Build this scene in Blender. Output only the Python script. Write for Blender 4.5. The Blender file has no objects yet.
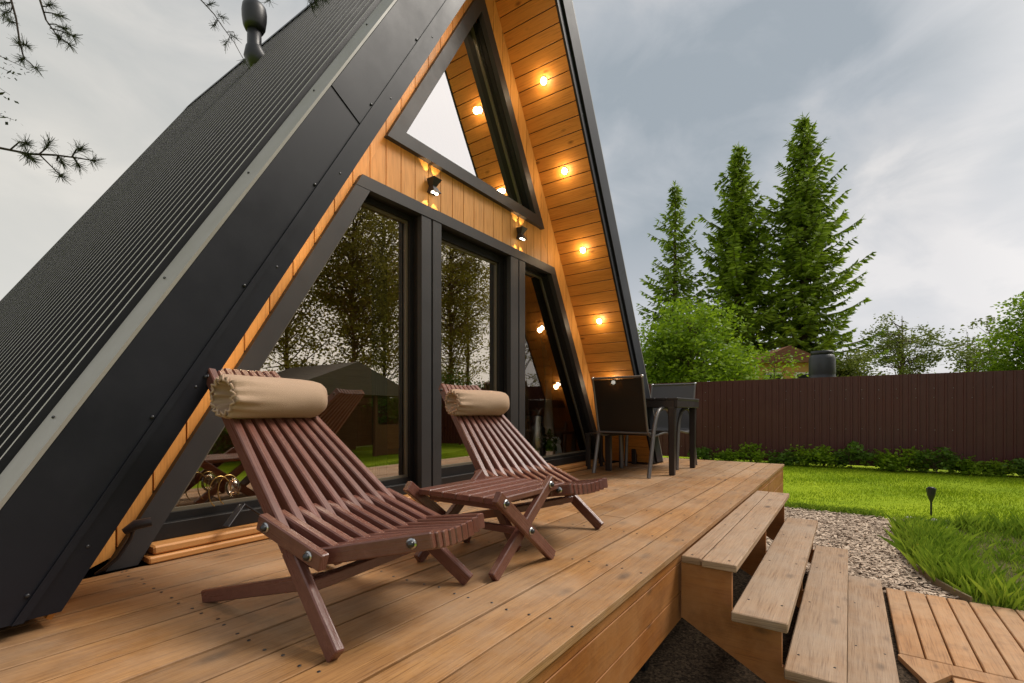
import bpy, math, random
import numpy as np
from mathutils import Vector, Matrix
R = math.radians
random.seed(7)
scene = bpy.context.scene
col = scene.collection

# ------------------------------------------------------------------ helpers
class MB:
    """collects faces, then links them as ONE mesh object"""
    def __init__(s): s.v=[]; s.f=[]; s.uv=[]; s.m=[]; s.sm=[]
    def face(s, pts, uv=None, m=0, smooth=False):
        b=len(s.v); s.v += [tuple(p) for p in pts]; s.f.append(tuple(range(b,b+len(pts))))
        if uv is None: uv=[(0,0)]*len(pts)
        s.uv.append(uv); s.m.append(m); s.sm.append(smooth)
    def faces(s, pts, idx, uvs, m=0, smooth=False):
        b=len(s.v); s.v += [tuple(p) for p in pts]
        for i,u in zip(idx,uvs):
            s.f.append(tuple(b+k for k in i)); s.uv.append(u); s.m.append(m); s.sm.append(smooth)
    def bar(s, p0, p1, w, d, up=(0,0,1), ch=0.003, m=0, w1=None, d1=None):
        """chamfered stick from p0 to p1; w across, d along 'up'"""
        p0=Vector(p0); p1=Vector(p1); a=(p1-p0); L=a.length; a.normalize()
        up=Vector(up); side=a.cross(up)
        if side.length<1e-5: side=a.cross(Vector((1,0,0)))
        side.normalize(); upv=side.cross(a).normalized()
        w1=w if w1 is None else w1; d1=d if d1 is None else d1
        def ring(p,w,d,c):
            hw,hd=w/2,d/2
            o=[(-hw+c,-hd),(hw-c,-hd),(hw,-hd+c),(hw,hd-c),(hw-c,hd),(-hw+c,hd),(-hw,hd-c),(-hw,-hd+c)]
            return [p+side*x+upv*y for x,y in o]
        e=min(ch,L*.2)
        r=[]
        hw,hd=w/2-ch,d/2-ch; hw1,hd1=w1/2-ch,d1/2-ch
        rings=[ring(p0,w-2*ch*.7,d-2*ch*.7,ch*.6), ring(p0+a*e,w,d,ch), ring(p1-a*e,w1,d1,ch), ring(p1,w1-2*ch*.7,d1-2*ch*.7,ch*.6)]
        pts=[q for rr in rings for q in rr]
        per=[0]; 
        for k in range(8): per.append(per[-1]+(rings[1][(k+1)%8]-rings[1][k]).length)
        ls=[0,e,L-e,L]; idx=[];uv=[]
        for j in range(3):
            for k in range(8):
                k2=(k+1)%8
                idx.append((j*8+k2,j*8+k,(j+1)*8+k,(j+1)*8+k2)); uv.append([(ls[j],per[k+1]),(ls[j],per[k]),(ls[j+1],per[k]),(ls[j+1],per[k+1])])
        idx.append(tuple(range(8))); uv.append([(0.02*math.cos(k),.02*math.sin(k)) for k in range(8)])
        idx.append(tuple(24+k for k in reversed(range(8)))); uv.append([(L+.02*math.cos(k),.02*math.sin(k)) for k in range(8)])
        s.faces(pts,idx,uv,m)
    def box(s, x0,x1,y0,y1,z0,z1, ch=0.002, m=0, axis=None):
        dx,dy,dz=x1-x0,y1-y0,z1-z0
        if axis is None: axis='xyz'[[dx,dy,dz].index(max(dx,dy,dz))]
        cx,cy,cz=(x0+x1)/2,(y0+y1)/2,(z0+z1)/2
        if axis=='x': s.bar((x0,cy,cz),(x1,cy,cz),dy,dz,(0,0,1),ch,m)
        elif axis=='y': s.bar((cx,y0,cz),(cx,y1,cz),dx,dz,(0,0,1),ch,m)
        else: s.bar((cx,cy,z0),(cx,cy,z1),dx,dy,(0,1,0),ch,m)
    def prism(s, poly, axis, a, b, m=0, uvs=1.0):
        """polygon (2D) extruded along axis between a and b. y: poly=(x,z); x: poly=(y,z); z: poly=(x,y)"""
        def P(q,t):
            if axis=='y': return (q[0],t,q[1])
            if axis=='x': return (t,q[0],q[1])
            return (q[0],q[1],t)
        n=len(poly); area=sum(poly[i][0]*poly[(i+1)%n][1]-poly[(i+1)%n][0]*poly[i][1] for i in range(n))
        if area<0: poly=list(reversed(poly))
        pa=[P(q,a) for q in poly]; pb=[P(q,b) for q in poly]
        fl=(axis=='y')
        A=pa if fl else pa[::-1]; B=pb[::-1] if fl else pb
        uvA=[(q[0]*uvs,q[1]*uvs) for q in (poly if fl else poly[::-1])]; uvB=[(q[0]*uvs,q[1]*uvs) for q in (poly[::-1] if fl else poly)]
        s.face(A,uvA,m); s.face(B,uvB,m)
        for i in range(n):
            j=(i+1)%n; L=math.dist(poly[i],poly[j])
            q=[pa[i],pb[i],pb[j],pa[j]]; u=[(0,0),(0,abs(b-a)),(L,abs(b-a)),(L,0)]
            if not fl: q=q[::-1];u=u[::-1]
            s.face(q,u,m)
    def tube(s, path, r, n=8, m=0, smooth=True, cap=True):
        path=[Vector(p) for p in path]; K=len(path)
        rs=r if isinstance(r,(list,tuple)) else [r]*K
        t0=(path[1]-path[0]).normalized(); up=Vector((0,0,1)) if abs(t0.z)<.9 else Vector((1,0,0))
        nrm=(up-t0*up.dot(t0)).normalized()
        pts=[];L=0;ls=[]
        for i,p in enumerate(path):
            if i==0: t=t0
            elif i==K-1: t=(path[i]-path[i-1]).normalized()
            else: t=((path[i+1]-path[i]).normalized()+(path[i]-path[i-1]).normalized()).normalized()
            nrm=(nrm-t*nrm.dot(t)).normalized(); b=t.cross(nrm)
            if i: L+=(path[i]-path[i-1]).length
            ls.append(L)
            for k in range(n):
                a=2*math.pi*k/n; pts.append(p+(nrm*math.cos(a)+b*math.sin(a))*rs[i])
        idx=[];uv=[]
        for i in range(K-1):
            for k in range(n):
                k2=(k+1)%n
                idx.append((i*n+k,i*n+k2,(i+1)*n+k2,(i+1)*n+k))
                c=2*math.pi*rs[i]/n; uv.append([(ls[i],k*c),(ls[i],(k+1)*c),(ls[i+1],(k+1)*c),(ls[i+1],k*c)])
        s.faces(pts,idx,uv,m,smooth)
        if cap:
            s.face([pts[k] for k in reversed(range(n))],None,m); s.face([pts[(K-1)*n+k] for k in range(n)],None,m)
    def lathe(s, prof, c=(0,0,0), n=24, m=0, smooth=True, axis=None, fn=None):
        """prof=[(r,z)...] about a vertical axis at c; or about 'axis' direction"""
        c=Vector(c); ax=Vector(axis or (0,0,1)).normalized()
        e1=ax.cross(Vector((0,1,0)) if abs(ax.y)<.9 else Vector((1,0,0))).normalized(); e2=ax.cross(e1)
        pts=[]
        for j,(r,z) in enumerate(prof):
            for k in range(n):
                a=2*math.pi*k/n; rr=r if fn is None else fn(r,z,a)
                pts.append(c+ax*z+(e1*math.cos(a)+e2*math.sin(a))*rr)
        idx=[];uv=[]
        for j in range(len(prof)-1):
            for k in range(n):
                k2=(k+1)%n; idx.append((j*n+k,j*n+k2,(j+1)*n+k2,(j+1)*n+k))
                uv.append([(k/n,prof[j][1]),((k+1)/n,prof[j][1]),((k+1)/n,prof[j+1][1]),(k/n,prof[j+1][1])])
        s.faces(pts,idx,uv,m,smooth)
        s.face([pts[k] for k in reversed(range(n))],None,m); s.face([pts[(len(prof)-1)*n+k] for k in range(n)],None,m)
    def ball(s, c, rx, ry, rz, nu=10, nv=6, m=0, jit=0):
        pts=[];idx=[];uv=[]
        for j in range(nv+1):
            t=math.pi*j/nv
            for k in range(nu):
                a=2*math.pi*k/nu; q=1+(random.uniform(-jit,jit) if 0<j<nv else 0)
                pts.append((c[0]+rx*q*math.sin(t)*math.cos(a),c[1]+ry*q*math.sin(t)*math.sin(a),c[2]+rz*q*math.cos(t)))
        for j in range(nv):
            for k in range(nu):
                k2=(k+1)%nu; idx.append((j*nu+k,(j+1)*nu+k,(j+1)*nu+k2,j*nu+k2)); uv.append([(0,0)]*4)
        s.faces(pts,idx,uv,m,True)
    def build(s, name, mats, parent=None, label=None):
        me=bpy.data.meshes.new(name); me.from_pydata(s.v,[],s.f)
        if not isinstance(mats,(list,tuple)): mats=[mats]
        for m in mats: me.materials.append(m)
        me.polygons.foreach_set('material_index',s.m); me.polygons.foreach_set('use_smooth',s.sm)
        l=me.uv_layers.new(name='UVMap'); l.data.foreach_set('uv',[c for f in s.uv for p in f for c in p])
        me.update()
        o=bpy.data.objects.new(name,me); col.objects.link(o); adopt(o,parent)
        if label: o['label']=label
        return o

def adopt(o,parent):
    if parent is not None:
        o.parent=parent; o.matrix_parent_inverse=Matrix.Identity(4)
        if parent.get('_world'):   # parts of a world-built thing are written in world coordinates
            o.matrix_parent_inverse=Matrix.Translation(-Vector(parent.get('_world')))
            o['_world']=(0,0,0) if False else None
            del o['_world']

def tag(o,label=None,cat=None,group=None,kind=None):
    if label: o['label']=label
    if cat: o['category']=cat
    if group: o['group']=group
    if kind: o['kind']=kind
    return o

def thing(name,label,cat,loc=(0,0,0),rz=0,group=None,world=False):
    o=bpy.data.objects.new(name,None); col.objects.link(o); o.location=loc; o.rotation_euler=(0,0,rz); o.empty_display_size=.1
    tag(o,label,cat,group)
    if world: o['_world']=tuple(loc)
    return o

def copy_tree(o,parent=None):
    c=o.copy(); col.objects.link(c); c.parent=parent
    for ch in list(o.children): copy_tree(ch,c)
    return c

def quads_object(name, verts, nper, mat, parent=None, matidx=None):
    """numpy verts (N*nper,3) -> mesh of separate n-gons"""
    V=np.asarray(verts,dtype=np.float32).reshape(-1,3); n=len(V); nf=n//nper
    me=bpy.data.meshes.new(name); me.vertices.add(n); me.vertices.foreach_set('co',V.ravel())
    me.loops.add(n); me.loops.foreach_set('vertex_index',np.arange(n,dtype=np.int32))
    me.polygons.add(nf); me.polygons.foreach_set('loop_start',np.arange(nf,dtype=np.int32)*nper)
    for m in (mat if isinstance(mat,(list,tuple)) else [mat]): me.materials.append(m)
    if matidx is not None: me.polygons.foreach_set('material_index',np.asarray(matidx,dtype=np.int32))
    me.update(calc_edges=True); me.validate()
    o=bpy.data.objects.new(name,me); col.objects.link(o); adopt(o,parent); return o

# ------------------------------------------------------------------ materials
def newmat(name):
    m=bpy.data.materials.new(name); m.use_nodes=True; nt=m.node_tree; nt.nodes.clear()
    out=nt.nodes.new('ShaderNodeOutputMaterial'); b=nt.nodes.new('ShaderNodeBsdfPrincipled'); nt.links.new(b.outputs[0],out.inputs[0])
    return m,nt,b,out
def N(nt,t,**k):
    n=nt.nodes.new(t)
    for a,v in k.items():
        if a.startswith('i_'):
            key=a[2:]; key=int(key) if key.isdigit() else key.replace('_',' ')
            n.inputs[key].default_value=v
        else: setattr(n,a,v)
    return n
def ramp(nt,fac,stops):
    r=nt.nodes.new('ShaderNodeValToRGB'); e=r.color_ramp.elements
    while len(e)<len(stops): e.new(.5)
    for x,(p,c) in zip(e,stops): x.position=p; x.color=(*c,1) if len(c)==3 else c
    nt.links.new(fac,r.inputs[0]); return r
def mix(nt,fac,a,b,mode='MIX'):
    n=nt.nodes.new('ShaderNodeMix'); n.data_type='RGBA'; n.blend_type=mode
    for s,v in ((n.inputs[0],fac),(n.inputs[6],a),(n.inputs[7],b)):
        if hasattr(v,'links') or hasattr(v,'is_linked'): nt.links.new(v,s)
        elif isinstance(v,(int,float)): s.default_value=v
        else: s.default_value=(*v,1)
    return n.outputs[2]
def math_(nt,op,a,b=None,clamp=False):
    n=nt.nodes.new('ShaderNodeMath'); n.operation=op; n.use_clamp=clamp
    for i,v in enumerate((a,b)):
        if v is None: continue
        if isinstance(v,(int,float)): n.inputs[i].default_value=v
        else: nt.links.new(v,n.inputs[i])
    return n.outputs[0]

def wood(name, c1, c2, dark, rough=.6, grain=28., var=.25, weather=None, knots=True, bump=.25, spec=.35, wear=None, wscale=2.2, fine=.45, knot=1., wmix=.75, smix=.4):
    """UV: u along the board in metres, v across"""
    m,nt,b,out=newmat(name)
    uv=N(nt,'ShaderNodeUVMap'); g=N(nt,'ShaderNodeNewGeometry')
    rnd=g.outputs['Random Per Island']
    off=nt.nodes.new('ShaderNodeCombineXYZ'); nt.links.new(math_(nt,'MULTIPLY',rnd,37.),off.inputs[0]); nt.links.new(math_(nt,'MULTIPLY',rnd,91.),off.inputs[1]); nt.links.new(math_(nt,'MULTIPLY',rnd,13.),off.inputs[2])
    add=N(nt,'ShaderNodeVectorMath',operation='ADD'); nt.links.new(uv.outputs[0],add.inputs[0]); nt.links.new(off.outputs[0],add.inputs[1])
    mp=N(nt,'ShaderNodeMapping'); mp.inputs['Scale'].default_value=(1.3,grain,1); nt.links.new(add.outputs[0],mp.inputs[0])
    n1=N(nt,'ShaderNodeTexNoise',i_Scale=1.6,i_Detail=6.,i_Roughness=.65,i_Distortion=.6); nt.links.new(mp.outputs[0],n1.inputs['Vector'])
    mp2=N(nt,'ShaderNodeMapping'); mp2.inputs['Scale'].default_value=(2.,grain*5,1); nt.links.new(add.outputs[0],mp2.inputs[0])
    n2=N(nt,'ShaderNodeTexNoise',i_Scale=3.,i_Detail=3.); nt.links.new(mp2.outputs[0],n2.inputs['Vector'])
    c=mix(nt,ramp(nt,n1.outputs[0],[(.3,(0,0,0)),(.72,(1,1,1))]).outputs[0],c1,c2)
    c=mix(nt,math_(nt,'MULTIPLY',ramp(nt,n2.outputs[0],[(.50,(0,0,0)),(.70,(1,1,1))]).outputs[0],fine),c,dark)
    if knots:
        mk=N(nt,'ShaderNodeMapping'); mk.inputs['Scale'].default_value=(3.,7.,1); nt.links.new(add.outputs[0],mk.inputs[0])
        vk=N(nt,'ShaderNodeTexVoronoi',i_Scale=1.,i_Randomness=1.); nt.links.new(mk.outputs[0],vk.inputs['Vector'])
        kk=ramp(nt,vk.outputs['Distance'],[(.04*knot,(1,1,1)),(.13*knot,(0,0,0))]).outputs[0]
        sel=math_(nt,'GREATER_THAN',N(nt,'ShaderNodeSeparateColor').outputs[0],.38)
        sep=sel.node.inputs[0].links[0].from_node; nt.links.new(vk.outputs['Color'],sep.inputs[0])
        c=mix(nt,math_(nt,'MULTIPLY',math_(nt,'MULTIPLY',kk,sel),.88),c,tuple(x*.55 for x in dark))
    if weather:
        tc=N(nt,'ShaderNodeTexCoord'); nw=N(nt,'ShaderNodeTexNoise',i_Scale=wscale,i_Detail=7.,i_Roughness=.68); nt.links.new(tc.outputs['Object'],nw.inputs['Vector'])
        c=mix(nt,math_(nt,'MULTIPLY',ramp(nt,nw.outputs[0],[(.4,(0,0,0)),(.66,(1,1,1))]).outputs[0],wmix),c,weather)
        nw2=N(nt,'ShaderNodeTexNoise',i_Scale=wscale*2.3,i_Detail=5.,i_Roughness=.7); mw=N(nt,'ShaderNodeMapping'); mw.inputs['Location'].default_value=(3.1,7.7,1.9); nt.links.new(tc.outputs['Object'],mw.inputs[0]); nt.links.new(mw.outputs[0],nw2.inputs['Vector'])
        c=mix(nt,math_(nt,'MULTIPLY',ramp(nt,nw2.outputs[0],[(.52,(0,0,0)),(.72,(1,1,1))]).outputs[0],smix),c,tuple(x*.8 for x in dark))
    if wear:
        tc=N(nt,'ShaderNodeTexCoord'); nw=N(nt,'ShaderNodeTexNoise',i_Scale=34.,i_Detail=6.,i_Roughness=.75); nt.links.new(tc.outputs['Object'],nw.inputs['Vector'])
        pt=ramp(nt,g.outputs['Pointiness'],[(.53,(0,0,0)),(.64,(1,1,1))]).outputs[0]
        wf=math_(nt,'ADD',math_(nt,'MULTIPLY',ramp(nt,nw.outputs[0],[(.60,(0,0,0)),(.76,(1,1,1))]).outputs[0],.4),math_(nt,'MULTIPLY',pt,math_(nt,'MULTIPLY',nw.outputs[0],.8)),True)
        c=mix(nt,wf,c,wear)
    hv=N(nt,'ShaderNodeHueSaturation'); nt.links.new(c,hv.inputs['Color'])
    nt.links.new(math_(nt,'ADD',math_(nt,'MULTIPLY',rnd,var),1-var*.5),hv.inputs['Value'])
    nt.links.new(hv.outputs[0],b.inputs['Base Color'])
    b.inputs['Specular IOR Level'].default_value=spec
    rr=ramp(nt,n1.outputs[0],[(.2,(rough-.1,)*3),(.8,(rough+.12,)*3)]); nt.links.new(rr.outputs[0],b.inputs['Roughness'])
    bp=N(nt,'ShaderNodeBump',i_Strength=bump,i_Distance=.004); nt.links.new(math_(nt,'ADD',n1.outputs[0],math_(nt,'MULTIPLY',n2.outputs[0],.5)),bp.inputs['Height']); nt.links.new(bp.outputs[0],b.inputs['Normal'])
    return m

def paint(name, c, rough=.45, spec=.5, metal=0., noise=.12, scale=6., dust=None, bump=.03, bscale=60.):
    m,nt,b,out=newmat(name)
    tc=N(nt,'ShaderNodeTexCoord'); n1=N(nt,'ShaderNodeTexNoise',i_Scale=scale,i_Detail=6.,i_Roughness=.65); nt.links.new(tc.outputs['Object'],n1.inputs['Vector'])
    cc=mix(nt,n1.outputs[0],tuple(x*(1-noise) for x in c),tuple(min(1,x*(1+noise)) for x in c))
    if dust:
        n3=N(nt,'ShaderNodeTexNoise',i_Scale=scale*3,i_Detail=8.,i_Roughness=.75); nt.links.new(tc.outputs['Object'],n3.inputs['Vector'])
        cc=mix(nt,math_(nt,'MULTIPLY',ramp(nt,n3.outputs[0],[(.5,(0,0,0)),(.78,(1,1,1))]).outputs[0],.5),cc,dust)
    nt.links.new(cc,b.inputs['Base Color'])
    b.inputs['Metallic'].default_value=metal; b.inputs['Specular IOR Level'].default_value=spec
    r=ramp(nt,n1.outputs[0],[(.25,(max(.02,rough-.08),)*3),(.75,(rough+.1,)*3)]); nt.links.new(r.outputs[0],b.inputs['Roughness'])
    if bump:
        n2=N(nt,'ShaderNodeTexNoise',i_Scale=bscale,i_Detail=3.); nt.links.new(tc.outputs['Object'],n2.inputs['Vector'])
        bp=N(nt,'ShaderNodeBump',i_Strength=bump,i_Distance=.01); nt.links.new(n2.outputs[0],bp.inputs['Height']); nt.links.new(bp.outputs[0],b.inputs['Normal'])
    return m

def foliage(name, dark, light, tip=None, scale=.8, trans=.25, rough=.55):
    m,nt,b,out=newmat(name)
    g=N(nt,'ShaderNodeNewGeometry'); tc=N(nt,'ShaderNodeTexCoord')
    n1=N(nt,'ShaderNodeTexNoise',i_Scale=scale,i_Detail=3.); nt.links.new(tc.outputs['Object'],n1.inputs['Vector'])
    f=math_(nt,'ADD',math_(nt,'MULTIPLY',g.outputs['Random Per Island'],.6),math_(nt,'MULTIPLY',math_(nt,'SUBTRACT',n1.outputs[0],.3),1.),True)
    c=ramp(nt,f,[(0,dark),(.55,tuple((a+b_)/2 for a,b_ in zip(dark,light))),(1,light)]).outputs[0]
    nt.links.new(c,b.inputs['Base Color']); b.inputs['Roughness'].default_value=rough; b.inputs['Specular IOR Level'].default_value=.25
    t=N(nt,'ShaderNodeBsdfTranslucent'); nt.links.new(c,t.inputs[0]); ms=N(nt,'ShaderNodeMixShader',i_0=trans)
    nt.links.new(b.outputs[0],ms.inputs[1]); nt.links.new(t.outputs[0],ms.inputs[2]); nt.links.new(ms.outputs[0],out.inputs[0])
    return m

def emit(name,c,s):
    m=bpy.data.materials.new(name); m.use_nodes=True; nt=m.node_tree; nt.nodes.clear()
    o=nt.nodes.new('ShaderNodeOutputMaterial'); e=N(nt,'ShaderNodeEmission'); e.inputs[0].default_value=(*c,1); e.inputs[1].default_value=s; nt.links.new(e.outputs[0],o.inputs[0]); return m

def glass(name, base=.34, tint=(.8,.77,.70), refl=(1,.92,.80)):
    m=bpy.data.materials.new(name); m.use_nodes=True; nt=m.node_tree; nt.nodes.clear()
    o=nt.nodes.new('ShaderNodeOutputMaterial'); t=N(nt,'ShaderNodeBsdfTransparent'); t.inputs[0].default_value=(*tint,1)
    gl=N(nt,'ShaderNodeBsdfGlossy'); gl.inputs['Roughness'].default_value=.004; gl.inputs[0].default_value=(*refl,1)
    tc=N(nt,'ShaderNodeTexCoord'); n=N(nt,'ShaderNodeTexNoise',i_Scale=1.1,i_Detail=1.); nt.links.new(tc.outputs['Object'],n.inputs['Vector'])
    bp=N(nt,'ShaderNodeBump',i_Strength=.06,i_Distance=.02); nt.links.new(n.outputs[0],bp.inputs['Height']); nt.links.new(bp.outputs[0],gl.inputs['Normal'])
    fr=N(nt,'ShaderNodeFresnel',i_IOR=1.5); f=math_(nt,'ADD',math_(nt,'MULTIPLY',fr.outputs[0],.9),base,True)
    ms=N(nt,'ShaderNodeMixShader'); nt.links.new(f,ms.inputs[0]); nt.links.new(t.outputs[0],ms.inputs[1]); nt.links.new(gl.outputs[0],ms.inputs[2]); nt.links.new(ms.outputs[0],o.inputs[0]); return m

M={}
M['deck']=wood('weathered_deck_wood',(.40,.205,.073),(.25,.118,.041),(.09,.038,.015),.6,grain=15,var=.48,weather=(.385,.265,.17),bump=.6,wscale=1.5,fine=.6,knot=1.6,wmix=.68,smix=.30)
M['deckside']=wood('oiled_fascia_wood',(.36,.135,.032),(.26,.088,.02),(.11,.036,.01),.5,grain=12,var=.2,bump=.3,weather=(.40,.19,.075))
M['walk']=wood('walkway_wood',(.50,.265,.115),(.38,.185,.07),(.17,.075,.03),.6,grain=12,var=.22,weather=(.47,.30,.17),bump=.4,fine=.6)
M['stair']=wood('stair_wood',(.44,.285,.17),(.32,.19,.105),(.12,.06,.03),.68,grain=15,var=.22,weather=(.42,.33,.25),bump=.7,wscale=2.,fine=.6,knot=1.5,wmix=.55,smix=.14)
M['chair']=wood('red_brown_stained_wood',(.112,.028,.0185),(.066,.017,.0115),(.022,.0068,.005),.28,grain=26,var=.35,knots=False,wear=(.30,.145,.105),bump=.3,spec=.6)
M['orange']=wood('orange_cladding',(.68,.33,.09),(.56,.25,.06),(.32,.13,.03),.5,grain=9,var=.22,bump=.12)
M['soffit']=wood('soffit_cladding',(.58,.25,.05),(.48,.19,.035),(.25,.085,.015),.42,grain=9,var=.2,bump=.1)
M['sill']=wood('sill_wood',(.55,.27,.09),(.45,.2,.06),(.25,.1,.03),.5,grain=14,var=.2,bump=.15)
M['black']=paint('black_powder_steel',(.0085,.0092,.0135),.45,.28,noise=.25,scale=2.5,dust=(.017,.018,.022),bump=.012,bscale=160)
M['ribtop']=paint('sky_sheen_rib_top',(.42,.39,.34),.45,.4,noise=.15,scale=4,bump=0)  # same sheet painted pale: sky reflected on the rib tops, put into the colour
M['roof']=paint('black_roof_sheet',(.006,.0062,.0075),.42,.3,noise=.3,scale=3,dust=(.014,.014,.014),bump=.02,bscale=25)
M['flash']=paint('roof_flashing',(.25,.232,.2),.42,.5,noise=.15,scale=4,dust=(.22,.20,.17),bump=.02)  # pale base colour carries the grazing sky reflection along the roof edge
M['frame']=paint('dark_window_frame',(.028,.0265,.0275),.5,.4,bump=.02)
M['framedark']=paint('black_reveal',(.010,.009,.009),.5,.3,bump=0)
M['gasket']=paint('bronze_gasket',(.12,.10,.07),.35,.5,bump=0)
M['steelbolt']=paint('bolt_black',(.02,.02,.022),.3,.6,bump=0)
M['washer']=paint('zinc_washer',(.55,.55,.55),.3,.5,metal=1,bump=0)
M['linen']=paint('linen',(.45,.315,.22),.9,.1,noise=.08,scale=14,bump=.35,bscale=420)
M['curtain']=paint('curtain_cloth',(.62,.52,.40),.9,.1,noise=.1,scale=8,bump=.1,bscale=200)
M['lace']=paint('pale_curtain_cloth',(.5,.52,.38),.9,.1,noise=.15,scale=8,bump=.1,bscale=200)
M['chairframe']=paint('grey_tube_metal',(.16,.15,.145),.38,.5,metal=.5,bump=0)
M['mesh']=paint('charcoal_sling',(.011,.009,.007),.35,.5,noise=.15,scale=30,bump=.15,bscale=500)
nt_=M['mesh'].node_tree; out_=[n for n in nt_.nodes if n.type=='OUTPUT_MATERIAL'][0]; b_=[n for n in nt_.nodes if n.type=='BSDF_PRINCIPLED'][0]
ms_=N(nt_,'ShaderNodeMixShader',i_0=.10); tr_=N(nt_,'ShaderNodeBsdfTransparent'); nt_.links.new(b_.outputs[0],ms_.inputs[1]); nt_.links.new(tr_.outputs[0],ms_.inputs[2]); nt_.links.new(ms_.outputs[0],out_.inputs[0])
M['meshgrey']=paint('grey_sling',(.10,.095,.095),.6,.4,noise=.15,scale=30,bump=.15,bscale=500)
M['table']=paint('black_brown_resin',(.018,.013,.012),.35,.5,bump=.05,bscale=40)
M['fence']=paint('brown_profiled_sheet',(.088,.0225,.019),.42,.4,noise=.22,scale=.9,dust=(.12,.045,.036),bump=.02)
M['fencerib']=M['fence']
M['stone']=paint('pale_stone',(.45,.43,.37),.85,.2,noise=.3,scale=30,bump=.4,bscale=60)
M['plastic']=paint('black_plastic',(.02,.02,.024),.4,.5,bump=.02)
M['barrel']=paint('barrel_plastic',(.035,.036,.042),.45,.5,noise=.3,bump=.05)
M['steel']=paint('brushed_steel',(.5,.48,.46),.3,.5,metal=1,bump=0)
M['ceramic']=paint('white_ceramic',(.75,.75,.72),.4,.5,bump=0)
M['terra']=paint('peach_pot',(.55,.33,.2),.7,.3,bump=.1)
M['petal']=paint('white_petals',(.8,.8,.76),.7,.2,bump=0)
M['interior']=wood('interior_panel',(.16,.075,.03),(.12,.05,.02),(.06,.025,.01),.5,grain=10,var=.2)
M['lining']=wood('interior_lining_wood',(.70,.36,.13),(.56,.27,.09),(.3,.13,.05),.5,grain=10,var=.2)
M['floorin']=wood('interior_floor',(.26,.14,.08),(.19,.1,.055),(.05,.025,.015),.35,grain=12,var=.3)
M['edge']=paint('edging_strip',(.22,.17,.10),.8,.2,noise=.3,bump=.2)
M['spot']=emit('warm_downlight',(1,.94,.80),45)
M['led']=emit('sconce_led',(1,.86,.6),14)
M['trim']=paint('white_trim_ring',(.7,.6,.45),.4,.5,bump=0)
M['glass']=glass('window_glass',.44)
M['glass_side']=glass('side_window_glass',.10,(.9,.88,.82),(1,.95,.88))
M['glass_gable']=glass('gable_window_glass',.66,(.8,.77,.7),(1,.985,.985))
M['bulb']=glass('bulb_glass',.08,(.95,.95,.95))
M['wire']=paint('brass_wire',(.5,.35,.12),.3,.5,metal=1,bump=0)
M['bark']=paint('grey_brown_bark',(.11,.075,.05),.9,.2,noise=.5,scale=9,bump=.7,bscale=30)
M['pinebark']=paint('dark_twig_bark',(.045,.033,.026),.9,.2,noise=.5,scale=9,bump=.5,bscale=30)
M['spruce']=foliage('spruce_needles',(.04,.085,.008),(.42,.56,.04),scale=.9,trans=.34)
M['spruce2']=foliage('spruce_needles_fresh',(.06,.11,.012),(.42,.55,.055),scale=.9,trans=.34)
M['leaf']=foliage('leaf_bright',(.07,.15,.006),(.36,.50,.025),scale=1.3,trans=.45)
M['leaf2']=foliage('leaf_olive',(.09,.12,.02),(.27,.31,.06),scale=1.,trans=.25)
M['leaf3']=foliage('leaf_mid',(.04,.09,.008),(.17,.28,.025),scale=1.5,trans=.25)
M['rust']=foliage('leaf_rusty',(.09,.05,.02),(.22,.15,.05),scale=1.5,trans=.2)
M['birch']=foliage('leaf_birch',(.08,.075,.012),(.50,.43,.08),scale=.7,trans=.6)
M['grass']=foliage('grass_blades',(.11,.20,.008),(.46,.58,.02),scale=1.1,trans=.3)
M['grass2']=foliage('bed_grass_blades',(.06,.15,.008),(.42,.56,.05),scale=3,trans=.3)
M['needle']=foliage('pine_needles',(.02,.03,.01),(.07,.085,.03),scale=3,trans=.1)
M['chips']=foliage('wood_chips',(.22,.155,.11),(.85,.68,.52),scale=5,trans=0,rough=.9)
M['brick']=paint('ochre_render',(.5,.27,.10),.85,.2,noise=.25,scale=2,bump=.2)
M['white']=paint('white_boards',(.7,.66,.6),.6,.3,bump=0)
M['slate']=paint('grey_brown_roof',(.13,.115,.10),.8,.2,noise=.3,scale=4)
M['redroof']=paint('rust_roof',(.2,.08,.05),.6,.3,bump=0)

def ground_mat():
    m,nt,b,out=newmat('lawn_ground')
    tc=N(nt,'ShaderNodeTexCoord'); n1=N(nt,'ShaderNodeTexNoise',i_Scale=.8,i_Detail=5.,i_Roughness=.6); n2=N(nt,'ShaderNodeTexNoise',i_Scale=14.,i_Detail=6.,i_Roughness=.7)
    for n in (n1,n2): nt.links.new(tc.outputs['Object'],n.inputs['Vector'])
    c=mix(nt,ramp(nt,n1.outputs[0],[(.35,(0,0,0)),(.65,(1,1,1))]).outputs[0],(.19,.29,.006),(.31,.40,.012))
    c=mix(nt,math_(nt,'MULTIPLY',ramp(nt,n2.outputs[0],[(.45,(0,0,0)),(.75,(1,1,1))]).outputs[0],.6),c,(.12,.18,.006))
    nt.links.new(c,b.inputs['Base Color']); b.inputs['Roughness'].default_value=.9; b.inputs['Specular IOR Level'].default_value=.1
    bp=N(nt,'ShaderNodeBump',i_Strength=.6,i_Distance=.03); nt.links.new(n2.outputs[0],bp.inputs['Height']); nt.links.new(bp.outputs[0],b.inputs['Normal'])
    return m
M['ground']=ground_mat()
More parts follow.
